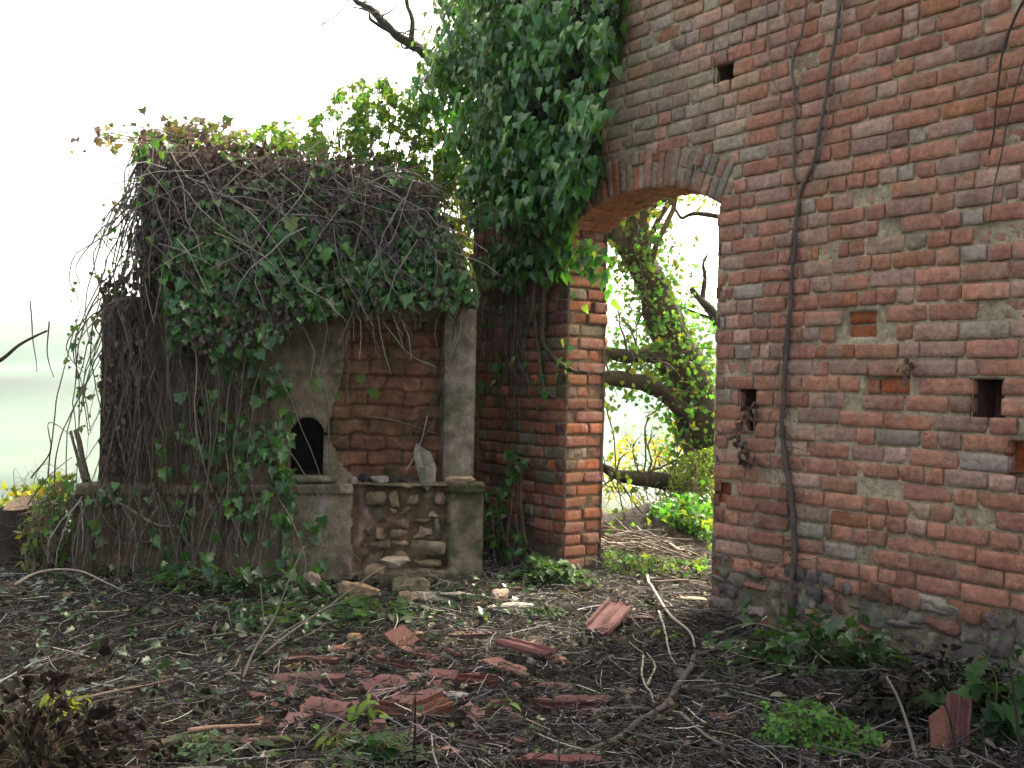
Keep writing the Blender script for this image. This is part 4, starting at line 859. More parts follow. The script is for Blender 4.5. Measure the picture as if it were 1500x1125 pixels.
# ------------------------------------------------------------------ floor: litter, tiles, stones, sticks, weeds
def gp(px, py):
    p = gnd(px, py, 0.0)
    for _ in range(4): p = gnd(px, py, float(hgt(p[0], p[1])))
    return p
def onfloor(n, f=None):
    out = []; k = 0
    while k < n:
        Yd = 3.1 + 6.1 * R.random(n * 3) ** 1.35; Xd = R.uniform(-.60, .56, n * 3) * Yd; P = np.stack([Xd, Yd, 0 * Xd], 1)
        s = (P - A * v3(1, 1, 0)) @ Dv; t = (P - A * v3(1, 1, 0)) @ Nb; u = (P - B0) @ E; v = (P - B0) @ NF
        ok = ((t < -.01) | ((s > SR0 + .05) & (s < SL0 - .05) & (t < 1.4))) & ~((u > -.05) & (u < SW + .03) & (v < .02)) & ~((u <= -.05) & (v < -.8)) & (Xd > -5)
        if f is not None: ok &= f(P)
        P = P[ok]; P[:, 2] = hgt(P[:, 0], P[:, 1]); out.append(P); k += len(P)
    return np.concatenate(out)[:n]
m = MB(); n = 26000; P = onfloor(n)
cl = pal(n, [(.34, .31, .28), (.14, .125, .115), (.085, .075, .07), (.045, .04, .038), (.22, .21, .20), (.025, .023, .022)], [1.6, 3, 5, 6, 1.6, 6], .25)
az = R.uniform(0, 2 * math.pi, n); el = R.normal(.05, .22, n); L = np.exp(R.normal(-2.35, .65, n)).clip(.025, .42); r = R.uniform(.0009, .0029, n) * (1 + (L > .25) * .5)
D = np.stack([np.cos(az) * np.cos(el), np.sin(az) * np.cos(el), np.sin(el)], 1); S1 = nrm(np.cross(D, v3(0, 0, 1)))
bend = R.normal(0, .22, n); lift = R.uniform(0, .028, n) + (R.random(n) < .22) * R.uniform(.02, .06, n)
tt = np.linspace(-.5, .5, 4)
ctr = P[:, None] + D[:, None] * (tt[None, :, None] * L[:, None, None]) + S1[:, None] * ((bend * L)[:, None] * (tt[None] ** 2 * 2))[..., None] + UP * (lift[:, None] + r[:, None])[..., None]
up_ = np.cross(S1, D); an = np.arange(3) * 2 * math.pi / 3
V = ctr[:, :, None] + (S1[:, None, None] * np.cos(an)[None, None, :, None] + up_[:, None, None] * np.sin(an)[None, None, :, None]) * r[:, None, None, None]
i = np.arange(3)[:, None] * 3 + np.arange(3)[None]; j = np.arange(3)[:, None] * 3 + (np.arange(3)[None] + 1) % 3
q = np.stack([i, j, j + 3, i + 3], -1).reshape(-1, 4); Q = (q[None] + (np.arange(n) * 12)[:, None, None]).reshape(-1, 4)
m.add(V.reshape(-1, 3), None, Q, np.repeat(cl, 12, 0)); prop(m.build('twig_litter', M_stem), 'carpet of broken dry stalks and twigs over the floor', 'litter', kind='stuff')
m = MB(); n = 9000; P = onfloor(n); P[:, 2] += R.uniform(.004, .025, n); t = rnd(n) * v3(1, 1, .25); leaves(m, P, t, nrm(v3(0, 0, 1) + rnd(n) * .5), np.exp(R.normal(-3.25, .35, n)), pal(n, [(.10, .082, .066), (.065, .054, .045), (.20, .165, .13), (.045, .037, .032), (.30, .26, .215)], [4, 4, 2, 4, .7], .25), 'dry')
prop(m.build('leaf_litter', M_dry), 'scattered dead leaves between the twigs', 'litter', kind='stuff')
m = MB(); n = 700; zones = [((20, 885), 90, 30), ((250, 880), 110, 28), ((380, 895), 90, 26), ((560, 890), 80, 20), ((150, 960), 120, 40), ((480, 925), 90, 25), ((700, 880), 60, 20), ((300, 1000), 160, 60), ((80, 900), 70, 30)]
zp = np.array([np.array(z[0]) for z in zones]); zi = R.integers(0, len(zones), n); px = zp[zi, 0] + R.normal(0, 1, n) * np.array([z[1] for z in zones])[zi]; py = np.clip(zp[zi, 1] + R.normal(0, 1, n) * np.array([z[2] for z in zones])[zi], 868, 1110)
P = gnd(px, py); u = (P - B0) @ E; v = (P - B0) @ NF; P = P[(v > .03) | (u < -.02) | (u > SW)]; n = len(P); P[:, 2] = hgt(P[:, 0], P[:, 1]) + R.uniform(.02, .09, n)
leaves(m, P, nrm(rnd(n) * v3(1, 1, .25)), nrm(v3(0, -.25, .9) + rnd(n) * .35), .048 * R.uniform(.5, 1.4, n), pal(n, [(.025, .065, .026), (.024, .055, .026), (.036, .085, .03), (.03, .052, .027)]), 'ivy')
prop(m.build('ground_ivy', M_leaf), 'low green ivy creeping through the litter', 'ground cover', kind='stuff')
m = MB(); n = 2300; P = onfloor(n); P[:, 2] += R.uniform(.01, .05, n); leaves(m, P, nrm(rnd(n) * v3(1, 1, .6) + v3(0, 0, .25)), nrm(v3(0, 0, 1) + rnd(n) * .5), .022 * R.uniform(.5, 1.6, n), pal(n, LIGHT + GREEN), 'tri')
prop(m.build('seedlings', M_leafy), 'tiny green seedlings in the litter', 'ground cover', kind='stuff')

# broken roof tiles
TG = 'broken terracotta tile pieces on the floor'
TC = [(.155, .07, .058), (.13, .06, .053), (.175, .09, .072), (.115, .052, .048)]
def gridtile(label, b, L, Wd, ang, kind, tilt, c, thick, lift, cat, name, mt, group):
    nu, nw = 15, 17; u, v = np.meshgrid(np.linspace(-.5, .5, nu), np.linspace(-.5, .5, nw)); o = R.uniform(0, 99, 3)
    e0 = fbm(np.stack([v * 4, 0 * v + o[0], 0 * v], -1), 1, 3) * .16; e1 = fbm(np.stack([v * 4, 0 * v + o[1], 0 * v], -1), 1, 3) * .22
    x = (u + np.where(u > 0, u * 2 * e1 * .5, -u * 2 * e0 * .5)) * L; y = v * Wd + .006 * fbm(np.stack([u * 3, v * 0, v * 0 + o[2]], -1), 1, 2)
    if kind == 'channel': rr_ = Wd * .62; z = np.sqrt(np.maximum(rr_ ** 2 - y ** 2, 0)) - rr_ * .6
    else: z = .022 * sm(.10, .05, np.abs(np.abs(v) - .42)) + .018 * sm(.09, .04, np.abs(v))
    nv_ = nu * nw; Vt = np.stack([x, y, z + thick], -1).reshape(-1, 3); Vb = np.stack([x, y, z], -1).reshape(-1, 3)
    V = np.concatenate([Vt, Vb]); V = V + (fbm(V + b, 40, 2) * .003)[:, None]; i = np.arange(nw - 1)[:, None] * nu + np.arange(nu - 1)[None]
    q = np.stack([i, i + 1, i + nu + 1, i + nu], -1).reshape(-1, 4); bd_ = np.concatenate([np.arange(nu), np.arange(1, nw) * nu + nu - 1, (nw - 1) * nu + np.arange(nu - 2, -1, -1), np.arange(nw - 2, 0, -1) * nu]); b2 = np.roll(bd_, -1)
    Q = np.concatenate([q, q[:, ::-1] + nv_, np.stack([b2, bd_, bd_ + nv_, b2 + nv_], 1)])
    M3 = np.array((Matrix.Rotation(ang, 3, 'Z') @ Matrix.Rotation(tilt[0], 3, 'Y') @ Matrix.Rotation(tilt[1], 3, 'X'))); V = V @ M3.T; V[:, 2] -= np.quantile(V[:, 2], .3) - .016 - lift
    c = np.asarray(c) * v3(.43, .55, .68) if c is not None else pal(1, TC, None, .12)[0]
    mb = MB(); mb.add(V + b, None, Q, c); ob_ = mb.build(name, mt or M_tile, None, False); ob_.data.transform(Matrix.Translation(-Vector(b))); ob_.location = b
    return prop(ob_, label, cat, group)
def shard(label, px, py, L, Wd, ang, kind='flat', tilt=(0, 0), c=None, thick=.015, lift=0.0, cat='broken tile', name='tile_shard', mt=None, group=TG):
    """L, Wd in metres, ang in the floor plane, tilt (pitch, roll)"""
    b = gp(px, py); n = 26; a = np.arange(n) * 2 * math.pi / n; k = R.uniform(0, 6)
    if kind == 'tri':
        cs_ = np.array([(-.5, -.45), (.5, -.2), (.05, .5)]); q = np.concatenate([cs_[i] + (cs_[(i+1) % 3] - cs_[i]) * np.linspace(0, 1, 9)[:-1, None] for i in range(3)]); 
    else:
        cs_ = np.array([(-.5, -.5), (.5 - R.uniform(0, .2), -.5), (.5, R.uniform(-.3, .2)), (.5 - R.uniform(0, .3), .5), (-.5 + R.uniform(0, .2), .5)]); q = np.concatenate([cs_[i] + (cs_[(i+1) % 5] - cs_[i]) * np.linspace(0, 1, 6)[:-1, None] for i in range(5)])
    q = q + R.normal(0, .014, q.shape); n = len(q); q = q * v3(L * .84, Wd * .80, 0)[:2]
    if kind in ('channel', 'ridged'):
        return gridtile(label, b, L * .84, Wd * .80, ang, kind, tilt, c, thick, lift, cat, name, mt, group)
    rings = [1.0, .97, .66, .33, .02]; hts = []; Vt = []; Vb = []
    def bend(x, y):
        if kind == 'channel': rr_ = Wd * .62; return np.sqrt(np.maximum(rr_ ** 2 - y ** 2, 0)) - rr_ * .6
        if kind == 'ridged': return .020 * (np.abs(np.abs(y) - Wd * .40) < Wd * .11) + .018 * (np.abs(y) < Wd * .06)
        return 0 * x + .003 * np.sin(x * 30 + k)
    for r_ in rings:
        x, y = q[:, 0] * r_, q[:, 1] * r_; z = bend(x, y) - (.003 if r_ == 1.0 else 0); Vt.append(np.stack([x, y, z + thick], 1)); Vb.append(np.stack([x, y, z], 1))
    V = np.concatenate(Vt[::-1] + Vb); V = V + (fbm(V + b, 40, 2) * .0025)[:, None]
    i = np.arange(9)[:, None] * n + np.arange(n)[None]; j = np.arange(9)[:, None] * n + (np.arange(n)[None] + 1) % n
    Q = np.stack([i, i + n, j + n, j], -1).reshape(-1, 4)
    M3 = np.array((Matrix.Rotation(ang, 3, 'Z') @ Matrix.Rotation(tilt[0], 3, 'Y') @ Matrix.Rotation(tilt[1], 3, 'X')))
    V = V @ M3.T; V[:, 2] -= np.quantile(V[:, 2], .3) - .016 - lift
    if c is not None and mt is None: c = np.asarray(c) * v3(.43, .55, .68)
    mb = MB(); mb.add(V + b, None, Q, c if c is not None else pal(1, TC, None, .12)[0]); o = mb.build(name, mt or M_tile, None, False)
    me = o.data; me.transform(Matrix.Translation(-Vector(b))); o.location = b
    return prop(o, label, cat, group)
shard('large ridged roof tile propped up on the bare earth in front of the doorway', 889, 928, .42, .21, 1.05, 'ridged', (-.28, .25), None, .016, .06)
shard('hollow interlocking roof tile with raised rims lying below the doorway tile', 768, 966, .36, .20, -.62, 'ridged', (.05, -.12), v3(.30, .10, .075), .014, .04)
shard('flat slanting tile tucked under the left rim of the hollow interlocking tile', 745, 984, .36, .11, -.66, 'flat', (.1, .1))
shard('small square tile chip just right of the hollow interlocking tile', 814, 972, .12, .09, .2)
shard('leaf-shaped orange shard at the back left of the tile scatter', 499, 955, .27, .11, .12, 'tri', (.1, .1), v3(.42, .15, .085))
shard('upright orange tile corner at the top of the scatter beside a yellow chip', 588, 950, .20, .17, -.6, 'flat', (.5, .35), v3(.40, .15, .09), .016, .03)
shard('pale orange chip left of the upright tile corner', 548, 957, .12, .08, .5, 'tri')
shard('dark red strip of tile edge below the upright tile corner', 577, 983, .27, .05, -.45, 'ridged', (0, .4), None, .03)
shard('long thin orange tile edge at the left back of the scatter', 455, 972, .38, .035, .0, 'flat', (0, .3), v3(.40, .13, .075), .02)
shard('mossy half-pipe gutter tile at the left of the scatter', 440, 1002, .34, .14, .35, 'channel', (0, .6), v3(.22, .10, .065), .016)
shard('broad purplish tile slab in the middle of the scatter', 560, 1010, .27, .19, .75, 'flat', (-.12, .2), v3(.28, .10, .085))
shard('long pinkish slab below the broad purplish slab', 603, 1032, .30, .12, .42, 'flat', (-.05, .3), v3(.34, .13, .10))
shard('brick-like tile block with a pale broken end left of centre', 489, 1009, .14, .08, .1, 'flat', (0, .1), None, .05)
shard('upright reddish tile shard poking out below the brick-like block', 470, 1029, .14, .10, 1.2, 'tri', (.6, .6), None, .014, .04)
shard('red tile chunk left of the long curved edge piece', 650, 999, .17, .10, -.1, 'flat', (0, .3), None, .03)
shard('bright red tile edge lying level in the middle of the floor', 702, 1006, .27, .06, -.08, 'ridged', (0, .4), v3(.34, .09, .06), .03)
shard('straight pink tile bar right of the bright red edge', 806, 1011, .21, .06, -.12, 'channel', (0, .2), v3(.36, .15, .11), .02)
shard('largest curved ridge tile at the right of the scatter', 852, 1031, .30, .12, .02, 'channel', (0, -.3), v3(.30, .11, .085), .018)
shard('dark red channel edge below the largest curved ridge tile', 832, 1046, .36, .05, .03, 'ridged', (0, .5), v3(.24, .07, .055), .03)
shard('small triangular chip left of the largest curved ridge tile', 795, 1032, .12, .10, -.4, 'tri')
shard('rough dark tile lump at the left of the scatter', 420, 1023, .15, .09, -.4, 'flat', (.2, .3), v3(.24, .09, .07), .03)
shard('pinkish wedge slab near the lower left of the scatter', 428, 1062, .24, .12, .65, 'tri', (-.1, .25), v3(.34, .15, .115))
shard('narrow chip at the lower left end of the scatter', 387, 1066, .12, .05, -.8, 'flat', (0, .3))
shard('piled curved tile pieces left of the yellow-green seedling', 482, 1050, .22, .15, -.15, 'channel', (.1, .2), v3(.30, .11, .08), .016, .03)
shard('dull tile slab under the piled curved pieces', 470, 1044, .25, .14, .4, 'flat', (.0, .1))
shard('dark hollow tile end right of the yellow-green seedling', 573, 1051, .18, .10, .1, 'ridged', (.1, .5), v3(.27, .09, .065), .03)
shard('small cube-like tile bit below the dark hollow tile end', 555, 1075, .07, .06, .2, 'flat', (0, 0), None, .04)
shard('V-shaped orange tile corner right of the tall thin stick', 630, 1052, .20, .13, .55, 'ridged', (-.2, .35), v3(.40, .13, .07), .03, .02)
shard('pointed pale orange splinter of tile right of the V-shaped corner', 696, 1052, .17, .09, -.75, 'flat', (.2, .2), v3(.40, .18, .12))
shard('purple-pink shard at the foot of the tall thin stick', 605, 1076, .17, .11, -.2, 'tri', (.1, .2), v3(.30, .13, .11))
shard('flat pale pink triangular shard at the bottom of the picture', 652, 1110, .19, .11, -.1, 'tri', (0, .1), v3(.44, .20, .14))
shard('small pink square chip right of the pale triangular shard', 761, 1094, .075, .06, .5, 'flat', (0, .2))
shard('dark purplish tile strip near the bottom middle', 706, 1097, .24, .06, -.1, 'ridged', (0, .4), v3(.20, .075, .07), .03)
shard('long red tile edge cut off by the bottom of the picture', 815, 1124, .42, .05, .0, 'flat', (0, .3), v3(.32, .10, .075), .03)
shard('red tile end beside the bright green weed at the bottom right', 1183, 1107, .16, .12, 1.2, 'channel', (-.3, .1), v3(.36, .15, .11), .016)
shard('left one of the two tiles standing at the foot of the wall', 1374, 1098, .22, .09, 1.3, 'flat', (-1.2, .1), v3(.36, .12, .07), .018, .06)
shard('right one of the two tiles standing at the foot of the wall', 1402, 1094, .24, .12, 1.1, 'ridged', (-1.2, .2), v3(.30, .10, .075), .016, .06)
shard('dull red tile strip in the twigs at the right of the floor', 1055, 1058, .17, .07, -.3, 'flat', (0, .2), v3(.22, .075, .06))
shard('dark red edge of tile half buried at the right of the doorway floor', 940, 911, .22, .04, .1, 'flat', (0, .3), v3(.20, .075, .06), .02)
shard('buried tile rim left of the bare earth', 690, 935, .30, .05, .15, 'flat', (0, .3), v3(.25, .10, .075), .02)
SMALL = 'tiny red tile crumb among the twigs between the larger broken tiles'
for px, py in [(R.normal(570, 90), R.normal(1022, 36)) for _ in range(30)] + list(((610, 1000), (620, 1012), (520, 990), (535, 1030), (450, 1040), (505, 1075), (540, 1092), (580, 1090), (640, 1078), (680, 1028), (730, 1040), (755, 1015), (690, 1062), (742, 1050), (560, 970), (615, 960), (640, 975), (480, 985), (430, 985), (400, 1045), (660, 960), (725, 1090), (360, 1095), (415, 1085))):
    shard(SMALL, px + R.normal(0, 2), py + R.normal(0, 2), R.uniform(.05, .13), R.uniform(.035, .085), R.uniform(0, 3), R.choice(['flat', 'tri']), (R.normal(0, .2), R.normal(0, .25)), None, .014, .006, 'tile crumb', 'tile_crumb', None, 'tile crumbs in the litter')

# stones of fallen masonry
GS = 'fallen masonry at the foot of the shrine'
def stone(label, px, py, dims, ang, c, name='stone', cat='stone', lift=0.0, amp=.16, tilt=0.0, mt=M_rubble, group=GS):
    b = gp(px, py); m = MB(); k = 12
    u, v = np.meshgrid(np.linspace(0, 2 * math.pi, 2 * k, endpoint=False), np.linspace(.02, math.pi - .02, k)); d_ = np.stack([np.sin(v) * np.cos(u), np.sin(v) * np.sin(u), np.cos(v)], -1)
    p_ = np.sign(d_) * np.abs(d_) ** .55; k = 18
    u, v = np.meshgrid(np.linspace(0, 2 * math.pi, 2 * k, endpoint=False), np.linspace(.02, math.pi - .02, k)); d_ = np.stack([np.sin(v) * np.cos(u), np.sin(v) * np.sin(u), np.cos(v)], -1); p_ = np.sign(d_) * np.abs(d_) ** .6
    for q_ in range(9):
        nq = rnd(1)[0]; h_ = p_ @ nq; lim = R.uniform(.6, .95); p_ = p_ - np.maximum(h_ - lim, 0)[..., None] * nq
    o_ = R.uniform(0, 90, 3); p_ = p_ * (1 + fbm(d_ * 1.6 + o_, 1, 4) * amp * 1.6 + fbm(d_ * 6 + o_, 1, 3) * amp * .6)[..., None] * np.array(dims) / 2
    M3 = np.array(Matrix.Rotation(ang, 3, 'Z') @ Matrix.Rotation(tilt, 3, 'Y')); p_ = p_ @ M3.T; p_[..., 2] += dims[2] * .42 + lift
    i = np.arange(k - 1)[:, None] * 2 * k + np.arange(2 * k)[None]; j = np.arange(k - 1)[:, None] * 2 * k + (np.arange(2 * k)[None] + 1) % (2 * k)
    m.add(p_.reshape(-1, 3) , None, np.stack([i, i + 2 * k, j + 2 * k, j], -1).reshape(-1, 4), c); o = m.build(name, mt, None, True); o.location = b; return prop(o, label, cat, group)
stone('upright grey stone block leaning at the foot of the shrine below the arched hole', 456, 868, (.15, .12, .15), .4, v3(.20, .165, .13), tilt=.3)
stone('wide tan slab of plaster fallen against the shrine plinth', 524, 880, (.30, .20, .13), .1, v3(.24, .17, .11), tilt=.3)
stone('rough tan stone on top of the heap against the plinth', 552, 862, (.22, .18, .10), -.2, v3(.25, .18, .11), lift=.10)
stone('angular pale stone with sharp edges crowning the heap against the plinth', 572, 864, (.28, .16, .07), .3, v3(.28, .23, .17), lift=.17, amp=.28)
stone('mossy stone at the right of the heap against the plinth', 600, 872, (.26, .18, .14), .0, v3(.14, .125, .08))
stone('upright tan chip in front of the heap', 594, 884, (.09, .06, .11), .3, v3(.26, .19, .12))
stone('long flat grey slab lying in front of the plastered corner', 632, 880, (.38, .18, .06), .05, v3(.22, .20, .175), amp=.07)
stone('thin broken grey slab overlapping the end of the long grey slab', 668, 880, (.30, .14, .045), -.15, v3(.20, .185, .16), lift=.02, amp=.08)
stone('buff lump between the grey slabs and the heap', 616, 884, (.12, .09, .08), .2, v3(.24, .20, .165))
stone('pale pinkish plaster lump in front of the recess by the shrine corner', 733, 884, (.14, .10, .10), .6, v3(.36, .28, .22), amp=.25)
stone('white crumbling plaster slab lying under the pinkish lump', 745, 896, (.30, .17, .07), .1, v3(.42, .37, .31), amp=.2)
stone('narrow grey slab at the right end of the white plaster slab', 775, 893, (.24, .10, .035), .2, v3(.26, .24, .20), amp=.1)
stone('small square orange stone below the shrine plinth', 518, 940, (.09, .07, .05), .2, v3(.36, .24, .13), group=None)
stone('small rounded buff stone at the right of the upright tile corner', 612, 938, (.07, .06, .06), .2, v3(.30, .22, .14), group=None)
stone('pale grey slate chip in the middle of the tile scatter', 667, 1022, (.13, .09, .035), -.3, v3(.30, .29, .28), amp=.08, group=None)
stone('small mauve stone left of the pale grey slate chip', 640, 1020, (.10, .08, .04), .3, v3(.24, .19, .18), amp=.1, group=None)
stone('pale broken slab just outside the right doorpost', 1005, 880, (.28, .09, .03), .05, v3(.34, .28, .2), amp=.08, group=None)
stone('small earth-brown stone at the far left beside the weeds', 96, 880, (.10, .09, .06), .3, v3(.18, .12, .08), group=None)
# leaning plaster shard on the shrine ledge and debris
def plate(label, px, py, out, L, Wd, c):
    m = MB(); b = shrP(np.array([[px, py]], float), np.array([out]))[0]; q = np.array([(-.32, .5), (-.1, .42), (.25, .30), (.48, .0), (.45, -.32), (.15, -.5), (-.10, -.38), (-.32, .0), (-.42, .3)]) ; n = len(q); q = q * v3(Wd, L, 0)[:2]
    fr = [np.stack([b + E * x * s + UP * y * s + NF * (-.05 * y / L + t) for x, y in q]) for s, t in ((.02, .012), (.7, .012), (1, .008), (1, -.008), (.02, -.008))]; V = np.concatenate(fr); V = V + (fbm(V, 20, 2) * .004)[:, None]
    i = np.arange(4)[:, None] * n + np.arange(n)[None]; j = np.arange(4)[:, None] * n + (np.arange(n)[None] + 1) % n; m.add(V, None, np.stack([i, j, j + n, i + n], -1).reshape(-1, 4), c); o = m.build('plaster_shard', M_plaster, None, False); o.data.transform(Matrix.Translation(-Vector(b))); o.location = b; return prop(o, label, 'plaster shard')
plate('leaf-shaped grey plaster shard standing on the shrine ledge beside the grey pilaster', 621, 684, -.02, .36, .19, v3(.24, .215, .18))
zl0 = ZP + .012
def ledge(label, px, dims, c, out=-.10, ang=0., amp=.2):
    o = stone(label, 600, 850, dims, ang + math.atan2(E[1], E[0]), c, 'masonry_crumb', 'masonry crumb', 0, amp, 0, M_rubble, 'crumbs on the shrine ledge'); u = su(px, 705); o.location = tuple(sp(u, ZP - .01, out))
ledge('pale plaster crumb with a dark hollow in the middle of the shrine ledge', 557, (.13, .08, .07), v3(.32, .27, .23), -.06)
ledge('dark rounded lump right of the pale crumb on the shrine ledge', 580, (.12, .09, .07), v3(.06, .05, .045), -.09)
ledge('dark lump at the left end of the bare panel ledge', 537, (.10, .09, .08), v3(.05, .042, .038), -.10)
ledge('dark crumb left of the leaning plaster shard', 598, (.10, .08, .055), v3(.07, .06, .05), -.09)
ledge('pale lump on the shrine ledge right of the arched hole', 517, (.07, .06, .06), v3(.28, .25, .24), -.03)
ledge('tan broken plaster block under the grey pilaster', 674, (.24, .08, .07), v3(.36, .26, .18), .0, 0, .22)

# sticks and branches on the floor
G3 = lambda pts, lift: [gp(x, y) + UP * l for (x, y), l in zip(pts, np.broadcast_to(lift, (len(pts),)))]
rods('fallen_branch', 'long curved grey branch lying from the foot of the wall to the bottom edge', 'branch', [G3([(1018, 962), (1012, 985), (990, 1020), (960, 1050), (920, 1078), (880, 1100), (838, 1116)], .030)], .019, v3(.115, .10, .088), M_bark, None, 9, .02, .006)
rods('fallen_branch', 'pale straight stick leaning from the doorway floor towards the wall', 'branch', [G3([(946, 855), (962, 885), (985, 918), (1008, 940), (1016, 962)], [.06, .06, .06, .06, .05])], .012, v3(.36, .31, .25), M_stem)
rods('fallen_branch', 'thin brown stick lying across the doorway floor', 'branch', [G3([(955, 860), (1000, 858), (1035, 861)], .04)], .010, v3(.22, .17, .13), M_stem)
rods('fallen_branch', 'dark log with a pale broken end at the lower left of the floor', 'branch', [G3([(205, 1108), (260, 1098), (330, 1092), (400, 1093), (470, 1100)], .03)], .026, v3(.10, .07, .055), M_bark, None, 9, .02, .006)
rods('fallen_branch', 'short stub branch lying just above the dark log', 'branch', [G3([(275, 1094), (330, 1088), (380, 1084)], .06)], .012, v3(.24, .15, .11), M_stem)
rods('fallen_branch', 'pale crooked twig right of the large ridged tile', 'branch', [G3([(965, 908), (975, 940), (982, 972), (990, 985)], .05)], .008, v3(.36, .33, .27), M_stem)
rods('fallen_branch', 'pale forked twig in the stalks at the right', 'branch', [G3([(942, 975), (940, 1000), (948, 1020), (955, 1045)], .05), G3([(948, 1020), (960, 990), (948, 970)], .05)], .007, v3(.32, .28, .23), M_stem)
rods('fallen_branch', 'slanting brown twigs propped at the right of the curved branch', 'branch', [G3([(1020, 1000), (1060, 975), (1085, 960)], [.02, .05, .08]), G3([(995, 1060), (1030, 1090), (1075, 1110)], .04), G3([(1100, 1020), (1060, 1012), (1010, 1016)], .04)], .009, v3(.16, .12, .10), M_stem)
rods('fallen_branch', 'long thin stick trailing over the leaves at the left', 'branch', [G3([(95, 1050), (150, 1035), (210, 1020), (255, 1010)], .05)], .008, v3(.16, .12, .095), M_stem)
rods('fallen_branch', 'bowed branch bridging the gap below the earth bank at the left', 'branch', [G3([(20, 880), (60, 872), (120, 872), (180, 880)], [.10, .16, .15, .06])], .011, v3(.22, .19, .16), M_stem)
def upr(base, pts, Y0): # standing stems: base on the floor, then pixels at the same depth
    b = gp(*base); return [b] + [at(x, y, b[1] + dy) for x, y, dy in pts]
rods('standing_stem', 'fan of tall bare stems rising from the floor left of the tile scatter', 'stem', [upr((352, 1000), [(372, 955, .1), (400, 905, .2), (425, 850, .25), (446, 802, .3)], 0), upr((366, 975), [(420, 930, .2), (490, 880, .4), (560, 830, .6)], 0), upr((385, 930), [(383, 890, 0), (380, 855, 0)], 0), upr((395, 940), [(440, 912, .1), (520, 870, .1)], 0)], .007, v3(.17, .14, .115))
rods('standing_stem', 'dark upright stick standing at the bottom in front of the tiles', 'stem', [upr((607, 1130), [(606, 1100, 0), (607, 1060, 0), (608, 1022, 0)], 0)], .008, v3(.03, .022, .018), M_bark, None, 6, .008)
rods('standing_stem', 'tall thin brown stick leaning over the middle of the tile scatter', 'stem', [upr((592, 1100), [(602, 1060, 0), (608, 1020, 0), (615, 1000, 0)], 0)], .006, v3(.10, .07, .05), M_stem, None, 6, .01)
rods('standing_stem', 'short dark stem standing at the left of the scatter above a red chip', 'stem', [upr((353, 1022), [(356, 990, 0), (357, 965, 0), (352, 945, 0)], 0)], .005, v3(.05, .035, .028), M_stem)
rods('standing_stem', 'thin dark stem at the bottom middle of the floor', 'stem', [upr((818, 1135), [(818, 1105, 0), (819, 1082, 0)], 0)], .004, v3(.04, .03, .025), M_stem)
rods('standing_stem', 'pale bent stem standing at the lower right in front of the footing', 'stem', [upr((1342, 1122), [(1335, 1080, 0), (1318, 1030, 0), (1300, 993, 0)], 0)], .008, v3(.26, .22, .18), M_stem)
rods('standing_stem', 'dark thorny stems in the shade at the bottom right corner', 'stem', [upr((1412, 1140), [(1400, 1080, 0), (1384, 1022, 0)], 0), upr((1441, 1140), [(1440, 1090, 0), (1438, 1050, 0)], 0), upr((1492, 1140), [(1490, 1050, 0), (1478, 962, 0)], 0), upr((1370, 1120), [(1400, 1090, 0), (1440, 1060, 0)], 0)], .008, v3(.035, .026, .022), M_stem)
rods('standing_stem', 'dark cane slanting across the ivy at the foot of the wall', 'stem', [upr((1160, 988), [(1135, 960, .05), (1096, 922, .1)], 0)], .008, v3(.05, .04, .032), M_stem)
rods('standing_stem', 'long bowed green-brown runner arching over the weeds at the foot of the wall', 'stem', [[gp(1035, 938), gp(1090, 945) + UP * .12, gp(1150, 965) + UP * .15, gp(1215, 1000) + UP * .1]], .006, v3(.16, .15, .08), M_stem)

# weeds and clumps
def clump(name, label, cat, px, py, rx, rz, n, size, cols, kind='tri', m=M_leafy, nst=24, w=None, ry=None, group=None, z0=.02, sr=.004):
    b = gp(px, py); o = thing(name, label, cat, tuple(b), group); ry = ry or rx * .7; s = MB(); l = MB()
    d_ = rnd(n); rr = R.random(n) ** .4 * (1 + .75 * fbm(d_ * 1.4 + R.uniform(0, 99, 3), 1, 2)); P = b + d_ * rr[:, None] * v3(rx, ry, rz) * v3(1, 1, .9); P[:, 2] = b[2] + z0 + np.abs(P[:, 2] - b[2])
    leaves(l, P, nrm(d_ * v3(1, 1, .2) + rnd(n) * .5 - v3(0, 0, .15)), nrm(v3(0, -.2, 1) + rnd(n) * .4), size * R.uniform(.5, 1.35, n), pal(n, cols, w), kind); l.build('foliage', m, o)
    for k in range(min(nst, n)):
        tube(s, wig(curve([b + rnd(1)[0] * v3(rx, ry, 0) * .4, (b + P[k]) / 2 + v3(0, 0, .05), P[k]], 4), .01, 8), np.linspace(sr, sr * .4, 9), pal(1, [(.10, .11, .05), (.11, .07, .05)])[0], 4, False)
    s.build('stems', M_stem, o); return o
GRN2 = [(.036, .09, .028), (.03, .07, .025), (.05, .11, .03)]
clump('weed_clump', 'clump of lobed green weeds at the foot of the left doorpost', 'weed', 805, 856, .34, .20, 240, .085, GRN2, 'ivy', M_leafy)
clump('weed_clump', 'low green weeds in front of the fallen slabs by the shrine', 'weed', 555, 905, .38, .10, 130, .065, GRN2, 'ivy', M_leafy)
clump('weed_clump', 'bright green feathery weed at the lower right of the floor', 'weed', 1190, 1092, .23, .17, 300, .055, [(.065, .19, .03), (.085, .22, .04), (.05, .14, .03)], 'tri', M_leafy, 40)
clump('ivy_clump', 'heap of dark green ivy at the foot of the wall right of the doorway', 'ivy', 1175, 985, .50, .36, 230, .07, GRN2 + GREEN[3:], 'ivy', M_leaf, 60, None, .22)
clump('ivy_clump', 'smaller ivy sprays against the stone footing right of the ivy heap', 'ivy', 1268, 985, .22, .30, 70, .07, GRN2, 'ivy', M_leaf, 20, None, .10)
